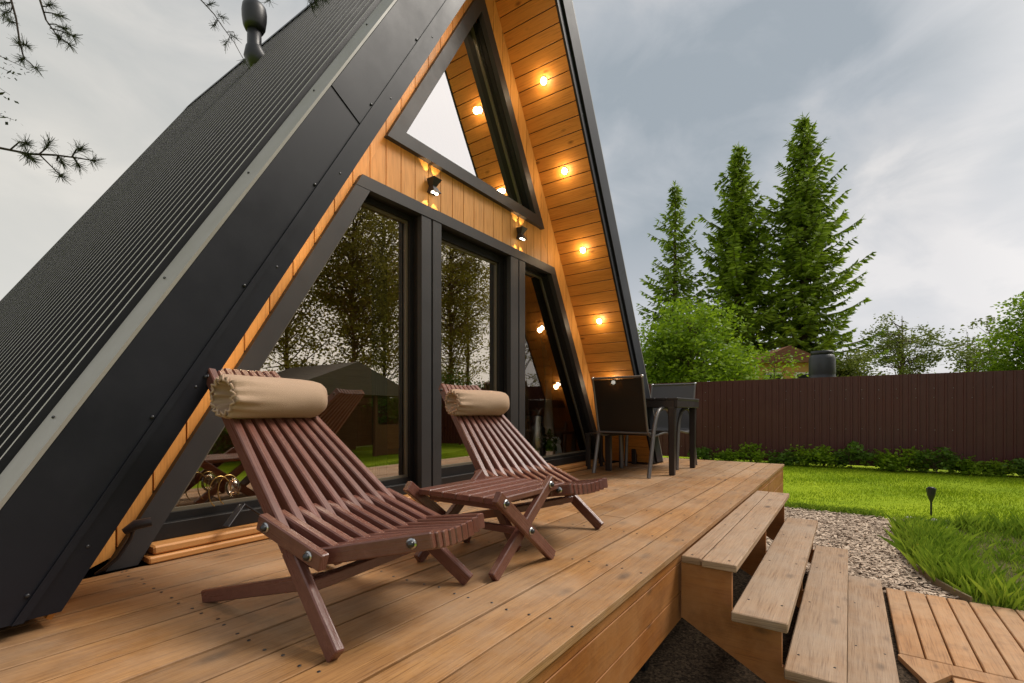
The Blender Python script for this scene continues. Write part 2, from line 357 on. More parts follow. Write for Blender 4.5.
def soil_mat(name,a,b_,sc=22.):
    m,nt,b,out=newmat(name)
    tc=N(nt,'ShaderNodeTexCoord'); v=N(nt,'ShaderNodeTexVoronoi',i_Scale=sc*1.6); n2=N(nt,'ShaderNodeTexNoise',i_Scale=sc,i_Detail=7.,i_Roughness=.75)
    for n in (v,n2): nt.links.new(tc.outputs['Object'],n.inputs['Vector'])
    sp=N(nt,'ShaderNodeSeparateColor'); nt.links.new(v.outputs['Color'],sp.inputs[0])
    c=mix(nt,sp.outputs[0],a,b_); c=mix(nt,ramp(nt,n2.outputs[0],[(.4,(0,0,0)),(.7,(1,1,1))]).outputs[0],c,tuple(x*.35 for x in a))
    nt.links.new(c,b.inputs['Base Color']); b.inputs['Roughness'].default_value=.95; b.inputs['Specular IOR Level'].default_value=.1
    bp=N(nt,'ShaderNodeBump',i_Strength=.8,i_Distance=.02); nt.links.new(n2.outputs[0],bp.inputs['Height']); nt.links.new(bp.outputs[0],b.inputs['Normal'])
    return m
M['chipbed']=soil_mat('wood_chip_bed',(.26,.18,.13),(.5,.38,.28),26)
M['soil']=soil_mat('bed_soil',(.10,.085,.04),(.17,.16,.05),18)
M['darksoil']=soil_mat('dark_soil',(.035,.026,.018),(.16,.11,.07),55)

# ------------------------------------------------------------------ camera, world, sun
cam=bpy.data.cameras.new('camera'); co=bpy.data.objects.new('camera',cam); col.objects.link(co); scene.camera=co
YAW=34.9255; F=483.5; CH=.66
cam.sensor_width=36; cam.lens=F/1024*36; cam.shift_y=(411.22-341.5)/1024; cam.clip_end=3000; cam.clip_start=.05
co.location=(0,0,CH); co.rotation_euler=(R(90),0,R(YAW-90))
scene.view_settings.view_transform='Standard'; scene.view_settings.look='None'; scene.view_settings.exposure=0

SUN_EL=R(50); SUN_AZ=R(-41)      # direction towards the sun, angle from +x
sd=Vector((math.cos(SUN_AZ)*math.cos(SUN_EL),math.sin(SUN_AZ)*math.cos(SUN_EL),math.sin(SUN_EL)))
w=bpy.data.worlds.new('World'); scene.world=w; w.use_nodes=True; nt=w.node_tree; nt.nodes.clear()
wo=nt.nodes.new('ShaderNodeOutputWorld'); bg=N(nt,'ShaderNodeBackground'); nt.links.new(bg.outputs[0],wo.inputs[0])
sky=N(nt,'ShaderNodeTexSky',sky_type='NISHITA'); sky.sun_disc=False; sky.sun_elevation=SUN_EL; sky.sun_rotation=math.pi/2-SUN_AZ; sky.dust_density=2.
tc=N(nt,'ShaderNodeTexCoord'); sx=N(nt,'ShaderNodeSeparateXYZ'); nt.links.new(tc.outputs['Generated'],sx.inputs[0])
pv=N(nt,'ShaderNodeCombineXYZ'); nt.links.new(sx.outputs[0],pv.inputs[0]); nt.links.new(sx.outputs[1],pv.inputs[1]); nt.links.new(math_(nt,'MULTIPLY',sx.outputs[2],1.9),pv.inputs[2])
def cnoise(scale,loc,det=6.,rough=.55,dist=.3):
    mp=N(nt,'ShaderNodeMapping'); mp.inputs['Location'].default_value=loc; mp.inputs['Rotation'].default_value=(R(12),R(8),0); nt.links.new(pv.outputs[0],mp.inputs[0])
    n=N(nt,'ShaderNodeTexNoise',i_Scale=scale,i_Detail=det,i_Roughness=rough,i_Distortion=dist); nt.links.new(mp.outputs[0],n.inputs['Vector']); return n.outputs[0]
na=cnoise(1.7,(4.8,13.1,0),3.,.5,.4); nb=cnoise(4.5,(8.2,2.9,0),8.,.58,.5)
nsum=math_(nt,'ADD',math_(nt,'MULTIPLY',na,.66),math_(nt,'MULTIPLY',nb,.34))
cl=ramp(nt,nsum,[(.38,(2.15,2.42,2.62)),(.46,(2.75,2.95,3.12)),(.53,(3.55,3.6,3.65)),(.60,(4.75,4.6,4.45))]).outputs[0]
hz=ramp(nt,sx.outputs[2],[(0.,(1,1,1)),(.36,(0,0,0))]).outputs[0]
cl=mix(nt,math_(nt,'MULTIPLY',hz,.72),cl,(5.5,5.3,5.4))
# warm, paler sky towards the left of the house
dl=N(nt,'ShaderNodeVectorMath',operation='DOT_PRODUCT'); nt.links.new(tc.outputs['Generated'],dl.inputs[0]); dl.inputs[1].default_value=(0.,1.,0.)
wl=ramp(nt,dl.outputs['Value'],[(.55,(0,0,0)),(.95,(1,1,1))]).outputs[0]
cl=mix(nt,math_(nt,'MULTIPLY',wl,.6),cl,(4.75,4.5,3.85))
db=N(nt,'ShaderNodeVectorMath',operation='DOT_PRODUCT'); nt.links.new(tc.outputs['Generated'],db.inputs[0]); db.inputs[1].default_value=Vector((.45,-.80,.42)).normalized()
wb=ramp(nt,db.outputs['Value'],[(.62,(0,0,0)),(.95,(1,1,1))]).outputs[0]
cl=mix(nt,math_(nt,'MULTIPLY',wb,.8),cl,(8.6,8.1,7.6))
fin=mix(nt,.93,sky.outputs[0],cl)
nt.links.new(fin,bg.inputs[0]); bg.inputs[1].default_value=.165
sl=bpy.data.lights.new('sun','SUN'); so=bpy.data.objects.new('sun',sl); col.objects.link(so); sl.energy=3.2; sl.angle=R(24); sl.color=(1,.93,.84)
so.rotation_euler=sd.to_track_quat('Z','Y').to_euler()

# ------------------------------------------------------------------ constants of the place
G=-.64            # ground level (deck top = 0)
XC=3.1523; K=1.6818; A_OUT=5.2077; A_SOF=4.637; A_FR=4.17; A_FRIN=3.985
YF=2.54; YR=1.98; YB=7.9
def xl(A,z): return XC-(A-z)/K
def xr(A,z): return XC+(A-z)/K

# ------------------------------------------------------------------ ground
def sheet(name,poly,z,mat,kind='structure'):
    mb=MB(); mb.face([(x,y,z) for x,y in poly]); o=mb.build(name,mat); o['kind']=kind; return o
sheet('ground',[(-400,-400),(600,-400),(600,600),(-400,600)],G,M['ground'])
chip_poly=[(2.0,.70),(2.0,-3.2),(4.36,-3.2),(4.40,-.62),(4.53,-.576),(4.70,-.515),(5.04,-.431),(5.5,-.39),(6.0,-.386),(6.5,-.40),(6.95,-.464),(7.16,-.56),(7.30,-.62),(7.34,-.2),(7.36,.366),(7.43,.72),(7.5,1.1),(7.2,1.5),(6.0,1.3)]
sheet('path',chip_poly,G+.006,M['chipbed'])
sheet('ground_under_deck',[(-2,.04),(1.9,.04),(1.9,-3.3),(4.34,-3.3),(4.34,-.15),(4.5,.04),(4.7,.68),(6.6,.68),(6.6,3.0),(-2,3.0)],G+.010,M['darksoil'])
bed_poly=[(4.36,-.66),(4.53,-.586),(4.70,-.525),(5.04,-.441),(5.5,-.40),(6.0,-.396),(6.5,-.41),(6.95,-.474),(7.2,-.56),(7.35,-.75),(7.40,-1.5),(7.4,-3.2),(4.36,-3.2)]
sheet('garden_bed',bed_poly,G+.008,M['soil'])

def inpoly(x,y,P):
    r=False;j=len(P)-1
    for i in range(len(P)):
        if (P[i][1]>y)!=(P[j][1]>y) and x<(P[j][0]-P[i][0])*(y-P[i][1])/(P[j][1]-P[i][1])+P[i][0]: r=not r
        j=i
    return r
rng=np.random.default_rng(5)
# wood chips
def chips(n):
    V=[]
    while len(V)<n*4:
        x=rng.uniform(2.0,7.5); y=rng.uniform(-.6,1.4)
        if not inpoly(x,y,chip_poly) or (x<4.4): continue
        a=rng.uniform(0,6.28); l=rng.uniform(.008,.025); ww=l*rng.uniform(.25,.6); t=rng.uniform(-.35,.35); z=G+.012+rng.uniform(0,.02)
        c,s=math.cos(a),math.sin(a)
        for du,dv in ((-l,-ww),(l,-ww*.8),(l*.9,ww),(-l,ww*.7)):
            V.append((x+du*c-dv*s,y+du*s+dv*c,z+du*t+dv*t*.6))
    return V
o=quads_object('wood_chips',chips(15000),4,M['chips']); tag(o,'pale wood chips spread beside the steps','wood chips',kind='stuff')

def blades(n,sampler,h0,h1,wd,lean,hfun=None):
    V=[]
    k=0
    while k<n:
        p=sampler()
        if p is None: continue
        x,y=p; k+=1
        a=rng.uniform(0,6.283); h=rng.uniform(h0,h1)*(hfun(x,y) if hfun else 1); la=rng.uniform(0,6.283); l=abs(rng.normal(0,lean))*h
        c,s=math.cos(a)*wd,math.sin(a)*wd
        mx,my=x+math.cos(la)*l*.35,y+math.sin(la)*l*.35
        tx,ty=x+math.cos(la)*l,y+math.sin(la)*l
        V+=[(x-c,y-s,G),(x+c,y+s,G),(mx+c*.7,my+s*.7,G+h*.6),(tx,ty,G+h)]
    return V
def in_house(x,y): return (xl(A_OUT,-.3)<x<xr(A_OUT,-.3) and y>1.9) or (x<6.95 and y>.3)
def s_lawn():
    # denser close to the house, thinning towards the fence
    x=7.0+6.8*rng.random()**1.15; y=rng.uniform(-8.5,4.2)
    if inpoly(x,y,chip_poly) or inpoly(x,y,bed_poly) or in_house(x,y): return None
    if y>(x-6.0)*.9 or y<-(x)*.25-2.2: return None
    return x,y
def hl(x,y): return .75+.5*math.sin(x*2.1+math.sin(y*1.7))*math.sin(y*1.9+x)
o=quads_object('lawn_grass',blades(70000,s_lawn,.02,.05,.004,.5,hl),4,M['grass']); tag(o,'short bright green lawn in front of the brown fence','grass',kind='stuff')
CL=[]
while len(CL)<330:
    x=rng.uniform(4.4,7.45); y=rng.uniform(-3.0,-.39)
    if not inpoly(x,y,bed_poly): continue
    e=min(abs(y+.42) if x<7 else 9, abs(7.35-x)*1.2, abs((y+.40)+(x<5)*(5-x)*.35) )
    if rng.random()>(1 if e<.30 else .22): continue
    CL.append((x,y,rng.uniform(.45,1.35)*(1.1 if e<.3 else .55),rng.uniform(.03,.11)))
HC={}
def s_bed():
    c=CL[rng.integers(0,len(CL))]
    if rng.random()<.12: x,y,hh=rng.uniform(4.4,7.4),rng.uniform(-3,-.39),.35
    else: x,y,hh=c[0]+rng.normal(0,c[3]),c[1]+rng.normal(0,c[3]),c[2]
    if not inpoly(x,y,bed_poly): return None
    HC[(x,y)]=hh; return x,y
def hb(x,y):
    e=min(abs(7.3-x), abs(y+.45))
    return HC[(x,y)]*(.55 if (x>6.7 and y>-1.0) else 1.)
o=quads_object('bed_grass',blades(36000,s_bed,.05,.18,.0017,.38,hb),4,M['grass2']); tag(o,'tall grass growing along the curved bed edging','grass',kind='stuff')
def s_edge():
    i=rng.integers(0,len(chip_poly)-1)
    x=rng.uniform(7.34,7.55); y=rng.uniform(-.35,1.6); return x,y
o=quads_object('verge_grass',blades(3600,s_edge,.03,.10,.0026,.6),4,M['grass2']); tag(o,'longer grass tufts where the lawn meets the wood chips','grass',kind='stuff')

# bed edging strip
mb=MB(); pts=[(4.36,-.66),(4.53,-.581),(4.70,-.520),(5.04,-.436),(5.5,-.395),(6.0,-.391),(6.5,-.405),(6.95,-.469),(7.2,-.56),(7.3,-.66)]
for a,b in zip(pts,pts[1:]): mb.bar((*a,G+.035),(*b,G+.035),.016,.075,ch=.003)
tag(mb.build('bed_edging',M['edge']),'thin tan edging strip curving round the grass bed','edging')
# stones
for i,(x,y,s) in enumerate([(7.37,-.58,.075),(7.38,-.70,.06),(7.36,-.80,.08),(7.39,-.93,.07),(7.41,-1.10,.05),(7.42,-1.25,.06),(7.45,-1.42,.065),(7.12,-.74,.045),(7.10,-.86,.04),(7.46,-1.58,.06)]):
    mb=MB(); s*=.62; mb.ball((x,y,G+s*.45),s*random.uniform(.9,1.3),s*1.15,s*.85,9,6,0,.14)
    tag(mb.build('stone',M['stone']),'pale rounded stone in the row at the end of the grass bed','stone','stones along the bed')
# solar lamp
t=thing('solar_garden_lamp','small black torch-shaped solar lamp staked in the lawn','garden lamp',(7.9,-.83,G))
mb=MB(); mb.lathe([(.0,.17),(.012,.17),(.022,.20),(.042,.26),(.05,.33),(.05,.345),(.0,.347)],n=8,smooth=False); mb.build('lamp_shade',M['plastic'],t)
mb=MB(); mb.tube([(0,0,-.05),(0,0,.18)],.011,8); mb.build('stake',M['plastic'],t)
mb=MB(); mb.lathe([(.0,.347),(.036,.347),(.034,.358),(0,.359)],n=12); mb.build('solar_cap',M['steelbolt'],t)

# walkway of boards
wk=thing('boardwalk','low boardwalk of brown planks at the foot of the steps','boardwalk',(3.6,-.9,G),world=True)
mb=MB(); y=-.213
for i in range(24):
    x0=4.36+random.uniform(-.008,.008); mb.box(3.225,x0,y-.101,y,-.628,-.600,.004,axis='x'); y-=.1085
mb.build('planks',M['walk'],wk)
mb=MB(); mb.prism([(3.217,-.215),(3.217,-.95),(3.10,-.95),(3.10,-.40),(2.93,-.30),(3.20,-.205)],'z',-.628,-.601); 
mb.bar((3.16,-.95,-.6145),(3.16,-3.0,-.6145),.10,.027,ch=.004)
for k in range(6): mb.bar((3.03-.11*k,-.40-.1*k,-.6145),(3.03-.11*k,-3,-.6145),.10,.027,ch=.004)
mb.build('border_planks',M['walk'],wk)
for yy in (-.3,-1.2,-2.2): mb=MB(); mb.box(2.5,4.30,yy-.03,yy+.03,-.64,-.629,.002); mb.build('bearer',M['deckside'],wk)

# ------------------------------------------------------------------ deck
DX0,DX1=-1.4,6.89; DY0=.667; PITCH=.1585
dk=thing('wooden_deck','raised terrace of weathered brown planks in front of the house','deck',(3,1.5,G),world=True)
mb=MB(); y=DY0; row=0; nails=MB()
while y<2.47:
    y1=min(y+PITCH-random.choice((.009,.011,.013)),2.47)
    cuts=[DX0, .25+ (0 if row%2==0 else 2.6)+random.uniform(-.02,.02), DX1] if row%3!=1 else [DX0,DX1]
    for a,b in zip(cuts,cuts[1:]): mb.box(a+.0015,b-.0015,y,y1,-.028,random.uniform(-.0012,.0004),.0016,axis='x')
    for j in range(14):
        xx=-1.1+j*.605
        for yy in (y+.03,y1-.03):
            x2=xx+random.uniform(-.012,.012); y2=yy+random.uniform(-.006,.006)
            if DX0<x2<DX1: nails.lathe([(0,.0006),(.0055,.0006),(.0046,.0015),(0,.0016)],(x2,y2,0),n=7,smooth=False)
    y+=PITCH; row+=1
mb.build('deck_boards',M['deck'],dk); mb=MB(); mb.face([(DX0+.01,DY0+.04,-.0294),(DX1-.04,DY0+.04,-.0294),(DX1-.04,2.46,-.0294),(DX0+.01,2.46,-.0294)]); mb.face([(DX0+.02,DY0+.0355,-.36),(DX1-.04,DY0+.0355,-.36),(DX1-.04,DY0+.0355,-.0296),(DX0+.02,DY0+.0355,-.0296)]); mb.build('gap_shade_sheet',M['framedark'],dk); nails.build('screw_heads',M['steelbolt'],dk)['kind']='stuff'  # black sheets added behind deck and fascia boards as painted shade in the gaps
for i,(z0,z1) in enumerate(((-.075,-.0295),(-.223,-.080),(-.36,-.228))):
    mb=MB(); mb.box(DX0,DX1-.01,DY0+.012,DY0+.034,z0,z1,.0015,axis='x'); mb.build('fascia_board',M['deckside'],dk)
for i,(z0,z1) in enumerate(((-.17,-.0295),(-.31,-.173))):
    mb=MB(); mb.box(DX1-.034,DX1-.012,DY0+.036,2.47,z0,z1,.003,axis='y'); mb.build('end_board',M['deckside'],dk)
for x in (-.6,1.0,2.37,3.9,5.4,6.7):
    for y in (.86,2.2):
        mb=MB(); mb.box(x-.03,x+.03,y-.03,y+.03,G,-.15,.003); mb.build('post',M['framedark'],dk)
for x in np.arange(-1.2,6.9,.605): mb=MB(); mb.box(x-.022,x+.022,DY0+.04,2.45,-.17,-.031,.002,axis='y'); mb.build('joist',M['deckside'],dk)

# ------------------------------------------------------------------ steps
st=thing('wooden_steps','four broad timber steps down from the deck to the wood chips','steps',(3.4,.2,G),world=True)
SX0,SX1=2.30,4.62
treads=[(.415,.660,-.03,'2'),(.205,.418,-.20,'1'),(.010,.222,-.40,'1'),(-.188,.012,-.585,'1')]
for i,(y0,y1,z,nn) in enumerate(treads):
    mb=MB(); x0=SX0-[.0,.06,.03,.0][i]; x1=SX1+[.05,-.12,-.10,-.14][i]
    if i==0:
        mb.box(x0+.065,x1,.572,.662,z-.035,z,.004,axis='x'); mb.box(x0+.05,x1,y0,.566,z-.035,z-.001,.004,axis='x')
    else: mb.box(x0,x1,y0,y1,z-.042,z,.005,axis='x')
    for xx in np.arange(SX0+.12,x1,.72):
        for yy in (y0+.04,y1-.04): mb.lathe([(0,z+.0006),(.0055,z+.0006),(.0046,z+.0015),(0,z+.0016)],(xx+random.uniform(-.02,.02),yy,0),n=7,m=1,smooth=False)
    mb.build('tread',[M['stair'],M['steelbolt']],st)
prof=[(.664,-.066),(.44,-.066),(.44,-.243),(.24,-.243),(.24,-.443),(.04,-.443),(.04,-.628),(-.15,-.628),(-.15,-.638),(.10,-.638),(.664,-.33)]
for x in (SX0+.075,3.46,SX1-.10):
    mb=MB(); mb.prism(prof,'x',x,x+.028 if x<4 else x+.028); mb.build('stringer',M['deckside'],st)

# ------------------------------------------------------------------ the A-frame house
hs=thing('a_frame_house','black A-frame cabin with orange timber gable and glass front','house',(XC,5,G),world=True)
# corrugated roof skins
def roof_skin(sgn):
    mb=MB(); prof=[]; y=2.205
    while y<YB:
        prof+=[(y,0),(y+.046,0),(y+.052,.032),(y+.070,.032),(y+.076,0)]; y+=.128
    prof.append((YB,0))
    nx,nz=-K/math.hypot(1,K),1/math.hypot(1,K)
    def pt(y,h,z):
        x=XC-(A_OUT-.03-z)/K; x+=nx*h; zz=z+nz*h
        if sgn>0: x=2*XC-x
        return (x,y,zz)
    zs=[G+.1,1.2,2.6,3.9,A_OUT-.035]
    for (ya,ha),(yb,hb) in zip(prof,prof[1:]):
        for z0,z1 in zip(zs,zs[1:]):
            q=[pt(ya,ha,z0),pt(yb,hb,z0),pt(yb,hb,z1),pt(ya,ha,z1)]
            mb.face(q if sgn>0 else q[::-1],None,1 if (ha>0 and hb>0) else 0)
    return mb
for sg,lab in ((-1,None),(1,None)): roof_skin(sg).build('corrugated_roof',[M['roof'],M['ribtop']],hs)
def slab(A0,A1,y0,y1,z0,sgn,mat,name,zcap=None,mb=None):
    """sloping slab between two parallel slope lines A0>A1"""
    own=mb is None; mb=mb or MB()
    P=[(xl(A0,z0),z0),(xl(A1,z0),z0),(XC,A1),(XC,A0)]
    if sgn>0: P=[(2*XC-x,z) for x,z in P]
    mb.prism(P,'y',y0,y1)
    return mb.build(name,mat,hs) if own else mb
for sg in (-1,1):
    slab(A_OUT-.035,A_SOF+.03,2.12,YB-.01,G+.1,sg,M['framedark'],'roof_core')
# fascia plates: wide outer plate (two lengths) and narrow recessed inner strip
A_CR=A_SOF+.26*(A_OUT-A_SOF)
def plate(sgn,A0,A1,za,zb,y0,y1,mb):
    """between slope lines A0,A1, cut square to the slope at heights za (lower) and zb (upper)"""
    P=[(xl(A0,za[0]),za[0]),(xl(A1,za[1]),za[1]),(xl(A1,zb[1]),zb[1]),(xl(A0,zb[0]),zb[0])]
    if sgn>0: P=[(2*XC-x,z) for x,z in P]
    mb.prism(P,'y',y0,y1)
for sg in (-1,1):
    d=(A_OUT+.004-A_CR)*.26
    zj=2.17; FT=.045 if sg<0 else .02
    mb=MB(); plate(sg,A_OUT-.022,A_CR,(FT,FT),(zj,zj-d),1.974,2.0,mb); mb.build('fascia_plate',M['black'],hs)
    mb=MB(); plate(sg,A_OUT-.022,A_CR,(zj+.004,zj-d+.004),(A_OUT-.022,A_CR),1.970,2.0,mb); mb.build('fascia_plate',M['black'],hs)
    mb=MB(); plate(sg,A_CR-.006,A_SOF-.005,(FT,FT),(A_CR-.006,A_SOF-.005),1.984,2.004,mb)
    mb.build('fascia_strip',M['black'],hs)
    mb=MB(); plate(sg,A_CR+.034,A_CR-.008,(FT,FT),(A_CR+.034,A_CR-.008),1.963,1.9695,mb); mb.build('fascia_fold',M['black'],hs)
    mb=MB()
    # flashing lying on the roof edge
    nx,nz=-K/math.hypot(1,K),1/math.hypot(1,K)
    a0=A_OUT+.004; P=[(xl(a0,.0),.0),(xl(a0-.022,.0),.0),(XC,a0-.022),(XC,a0)]
    if sg>0: P=[(2*XC-x,z) for x,z in P]
    mb.prism(P,'y',1.972,2.200); mb.build('edge_flashing',M['flash'],hs)
    def screw(p,ax,q=1.):
        mb=MB(); q*=.62; mb.lathe([(0,0),(.010*q,0),(.010*q,.004),(.006*q,.006),(0,.006)],p,n=8,axis=ax); mb.build('screw_head',M['steelbolt'],hs)
    for z in np.arange(.12,4.4,.52):
        for A,oy in ((A_CR+.05,1.970),(A_CR-.075,1.984)):
            zz=z+ (0 if A>A_CR else .11); x=xl(A,zz); x=x if sg<0 else 2*XC-x
            screw((x,oy-(.004 if zz>zj-.1 and A>A_CR else 0)+.004,zz),(0,-1,0))
        if sg<0: screw((xl(A_OUT+.004,z),2.11,z),(nx,0,nz),.85)
# ridge cap
mb=MB(); rz=A_OUT+.03
for s in (-1,1): mb.face([(XC,1.97,rz),(XC+s*.16,1.97,rz-.16*K+.02),(XC+s*.16,YB+.01,rz-.16*K+.02),(XC,YB+.01,rz)][::s])
mb.build('ridge_cap',M['roof'],hs)
# soffit boards (run front to back), both slopes
for sg in (-1,1):
    mb=MB(); n=(K/math.hypot(1,K),-1/math.hypot(1,K)); L=A_SOF/ (K/math.hypot(1,K)); p=.117; s_=0.02
    ux,uz=1/math.hypot(1,K),K/math.hypot(1,K)
    while s_<L-.1:
        a=s_+p/2; x=xl(A_SOF,0)+ux*a; z=uz*a; x-=n[0]*.008; z-=n[1]*.008
        nn=Vector((n[0],0,n[1])); 
        if sg>0: x=2*XC-x; nn.x=-nn.x
        mb.bar((x,2.005,z),(x,YF+.005,z),p-.007,.016,up=nn,ch=.0015)
        s_+=p
    mb.build('soffit',M['soffit'],hs)
# gable cladding: vertical boards, cut round both windows
def clad():
    mb=MB(); p=.132; x=XC-3*p*20-.0395+.048
    x=2.039-p*20
    while x<6.4:
        a,b=x+.0035,x+p-.0035
        zt=lambda xx:A_SOF+.02-K*abs(xx-XC)
        zo=lambda xx:A_FR-.02-K*abs(xx-XC)     # outer line of the window frames
        pieces=[]
        segs=[a,b]
        for c in (XC,): 
            if a<c<b: segs=[a,c,b]
        for s0,s1 in zip(segs,segs[1:]):
            if zt(s0)>0.01 or zt(s1)>0.01:
                # rake strip above the frame line
                l0,l1=max(zo(s0),0),max(zo(s1),0); h0,h1=max(zt(s0),0.001),max(zt(s1),.001)
                mb.prism([(s0,l0),(s1,l1),(s1,h1),(s0,h0)],'y',YF+.004,YF+.022)
                # band between the lower header and the upper window
                t0,t1=min(zo(s0),2.50),min(zo(s1),2.50)
                if t0>2.13 and t1>2.13: mb.prism([(s0,2.13),(s1,2.13),(s1,t1),(s0,t0)],'y',YF+.004,YF+.022)
                elif max(t0,t1)>2.13:
                    c=XC-(A_FR-.02-2.13)/K if s0<XC else XC+(A_FR-.02-2.13)/K
                    if t1>t0: mb.prism([(c,2.13),(s1,2.13),(s1,t1)],'y',YF+.004,YF+.022)
                    else: mb.prism([(s0,2.13),(c,2.13),(s0,t0)],'y',YF+.004,YF+.022)
        x+=p
    return mb
# vertical grain: swap uv so u runs up the board
mb=clad(); mb.uv=[[(v,u) for u,v in f] for f in mb.uv]; mb.build('gable_cladding',M['orange'],hs)
mb=MB(); mb.prism([(xl(A_SOF+.02,0),0),(xr(A_SOF+.02,0),0),(XC,A_SOF+.02)],'y',7.6,7.65); mb.build('rear_wall',M['lining'],hs)
# window frames
GY=2.63
def sloped(mb,A0,A1,z0,z1,y0,y1,sgn):
    P=[(xl(A0,z0),z0),(xl(A1,z0),z0),(xl(A1,z1),z1),(xl(A0,z1),z1)]
    if sgn>0: P=[(2*XC-x,z) for x,z in P]
    mb.prism(P,'y',y0,y1)
HT,HB=2.147,2.066
lw=MB()
for sg in (-1,1): sloped(lw,A_FR,A_FRIN,.0,HB,2.505,YF+.012,sg)
P=[(xl(A_FR,HB+.001),HB+.001),(xr(A_FR,HB+.001),HB+.001),(xr(A_FR,HT),HT),(xl(A_FR,HT),HT)]; lw.prism(P,'y',2.503,YF+.012)
for a,b in ((2.464,2.563),(2.578,2.670),(3.573,3.696),(3.711,3.810)): lw.box(a,b,2.508,YF+.012,.0,HB-.001,.002,axis='z')
lw.build('window_surround',M['frame'],hs)
rv=MB()   # dark reveals behind
for sg in (-1,1): sloped(rv,A_FR-.03,A_FRIN-.012,.14,HB-.004,YF+.013,2.75,sg)
rv.box(2.02,4.28,YF+.013,2.75,HB+.004,HT-.01,.001,axis='x')
rv.box(2.472,2.664,YF+.013,2.75,.14,HB+.002,.001,axis='z'); rv.box(3.581,3.803,YF+.013,2.75,.14,HB+.002,.001,axis='z')
rv.box(.84,5.46,2.555,2.60,.076,.149,.002,axis='x')
rv.build('window_reveal',M['framedark'],hs)
# three lower lights: black sash + glass
def pane(poly,gl='glass',sash=.042,gask=True):
    cx=sum(p[0] for p in poly)/len(poly); cz=sum(p[1] for p in poly)/len(poly); n=len(poly)
    ar=sum(poly[i][0]*poly[(i+1)%n][1]-poly[(i+1)%n][0]*poly[i][1] for i in range(n))
    if ar<0: poly=poly[::-1]
    def inset(d):
        out=[]
        for i in range(n):
            p0=Vector(poly[i-1]);p1=Vector(poly[i]);p2=Vector(poly[(i+1)%n])
            e1=(p1-p0).normalized();e2=(p2-p1).normalized(); n1=Vector((-e1.y,e1.x));n2=Vector((-e2.y,e2.x))
            bis=(n1+n2).normalized(); out.append(tuple(p1+bis*(d/max(.2,bis.dot(n1)))))
        return out
    def ringmesh(d0,d1,y0,y1,mat,nm,par):
        mb=MB(); A=inset(d0);B=inset(d1)
        for i in range(n):
            j=(i+1)%n; mb.prism([A[i],A[j],B[j],B[i]],'y',y0,y1)
        return mb.build(nm,mat,par)
    f=ringmesh(-.004,sash,GY-.035,GY+.035,M['framedark'],'window_sash',hs)
    if gask: ringmesh(sash-.001,sash+.016,GY-.012,GY+.012,M['gasket'],'gasket',f)
    mb=MB(); q=inset(sash+.004); mb.face([(x,GY,z) for x,z in q]); mb.build('pane',M[gl],f)
zb=.152
pane([(xl(A_FRIN,zb),zb),(2.466,zb),(2.466,HB),(xl(A_FRIN,HB),HB)],sash=.034)
pane([(2.668,zb),(3.575,zb),(3.575,HB),(2.668,HB)],sash=.065)
pane([(3.808,zb),(xr(A_FRIN,zb),zb),(xr(A_FRIN,HB),HB),(3.808,HB)],'glass_side',sash=.022)
# upper triangle
up=MB(); UB=2.484
for sg in (-1,1): 
    P=[(xl(A_FR,UB+.095),UB+.095),(xl(A_FRIN,UB+.095),UB+.095),(XC,A_FRIN),(XC,A_FR)]
    if sg>0: P=[(2*XC-x,z) for x,z in P]
    up.prism(P,'y',2.505,YF+.012)
P=[(xl(A_FR,UB),UB),(xr(A_FR,UB),UB),(xr(A_FR,UB+.094),UB+.094),(xl(A_FR,UB+.094),UB+.094)]; up.prism(P,'y',2.503,YF+.012)
up.build('gable_window_surround',M['frame'],hs)
rv=MB()
for sg in (-1,1): sloped(rv,A_FR-.03,A_FRIN-.012,UB+.05,A_FRIN-.05,YF+.013,2.75,sg)
rv.box(2.2,4.1,YF+.013,2.75,UB+.05,UB+.090,.001,axis='x'); rv.build('window_reveal',M['framedark'],hs)
zq=UB+.092
pane([(xl(A_FRIN,zq),zq),(xr(A_FRIN,zq),zq),(XC,A_FRIN)],'glass_gable',sash=.014)
# sill boards
mb=MB(); mb.box(.828,5.475,2.468,2.60,.036,.074,.008,axis='x'); mb.box(.806,5.50,2.452,2.60,.003,.033,.006,axis='x'); mb.build('sill',M['sill'],hs)
# inside: floor, sloping panels, partition
mb=MB()
for i in range(30): mb.box(.5,5.8,2.77+i*.16,2.77+i*.16+.157,.06,.10,.002,axis='x')
mb.build('interior_floor',M['floorin'],hs)
for sg in (-1,1): slab(A_SOF-.02,A_SOF-.08,2.76,7.6,.1,sg,M['lining'],'interior_lining')
mb=MB(); mb.box(2.05,4.25,2.9,7.5,2.30,2.38,.003); mb.build('loft_floor',M['lining'],hs)
mb=MB(); mb.prism([(xl(A_SOF-.1,.1),.1),(xr(A_SOF-.1,.1),.1),(xr(A_SOF-.1,2.28),2.28),(xl(A_SOF-.1,2.28),2.28)],'y',5.6,5.66); mb.build('partition',M['lining'],hs)
mb=MB(); mb.box(.1,6.2,2.6,YB-.1,G,-.03,.01); mb.build('foundation',M['framedark'],hs)

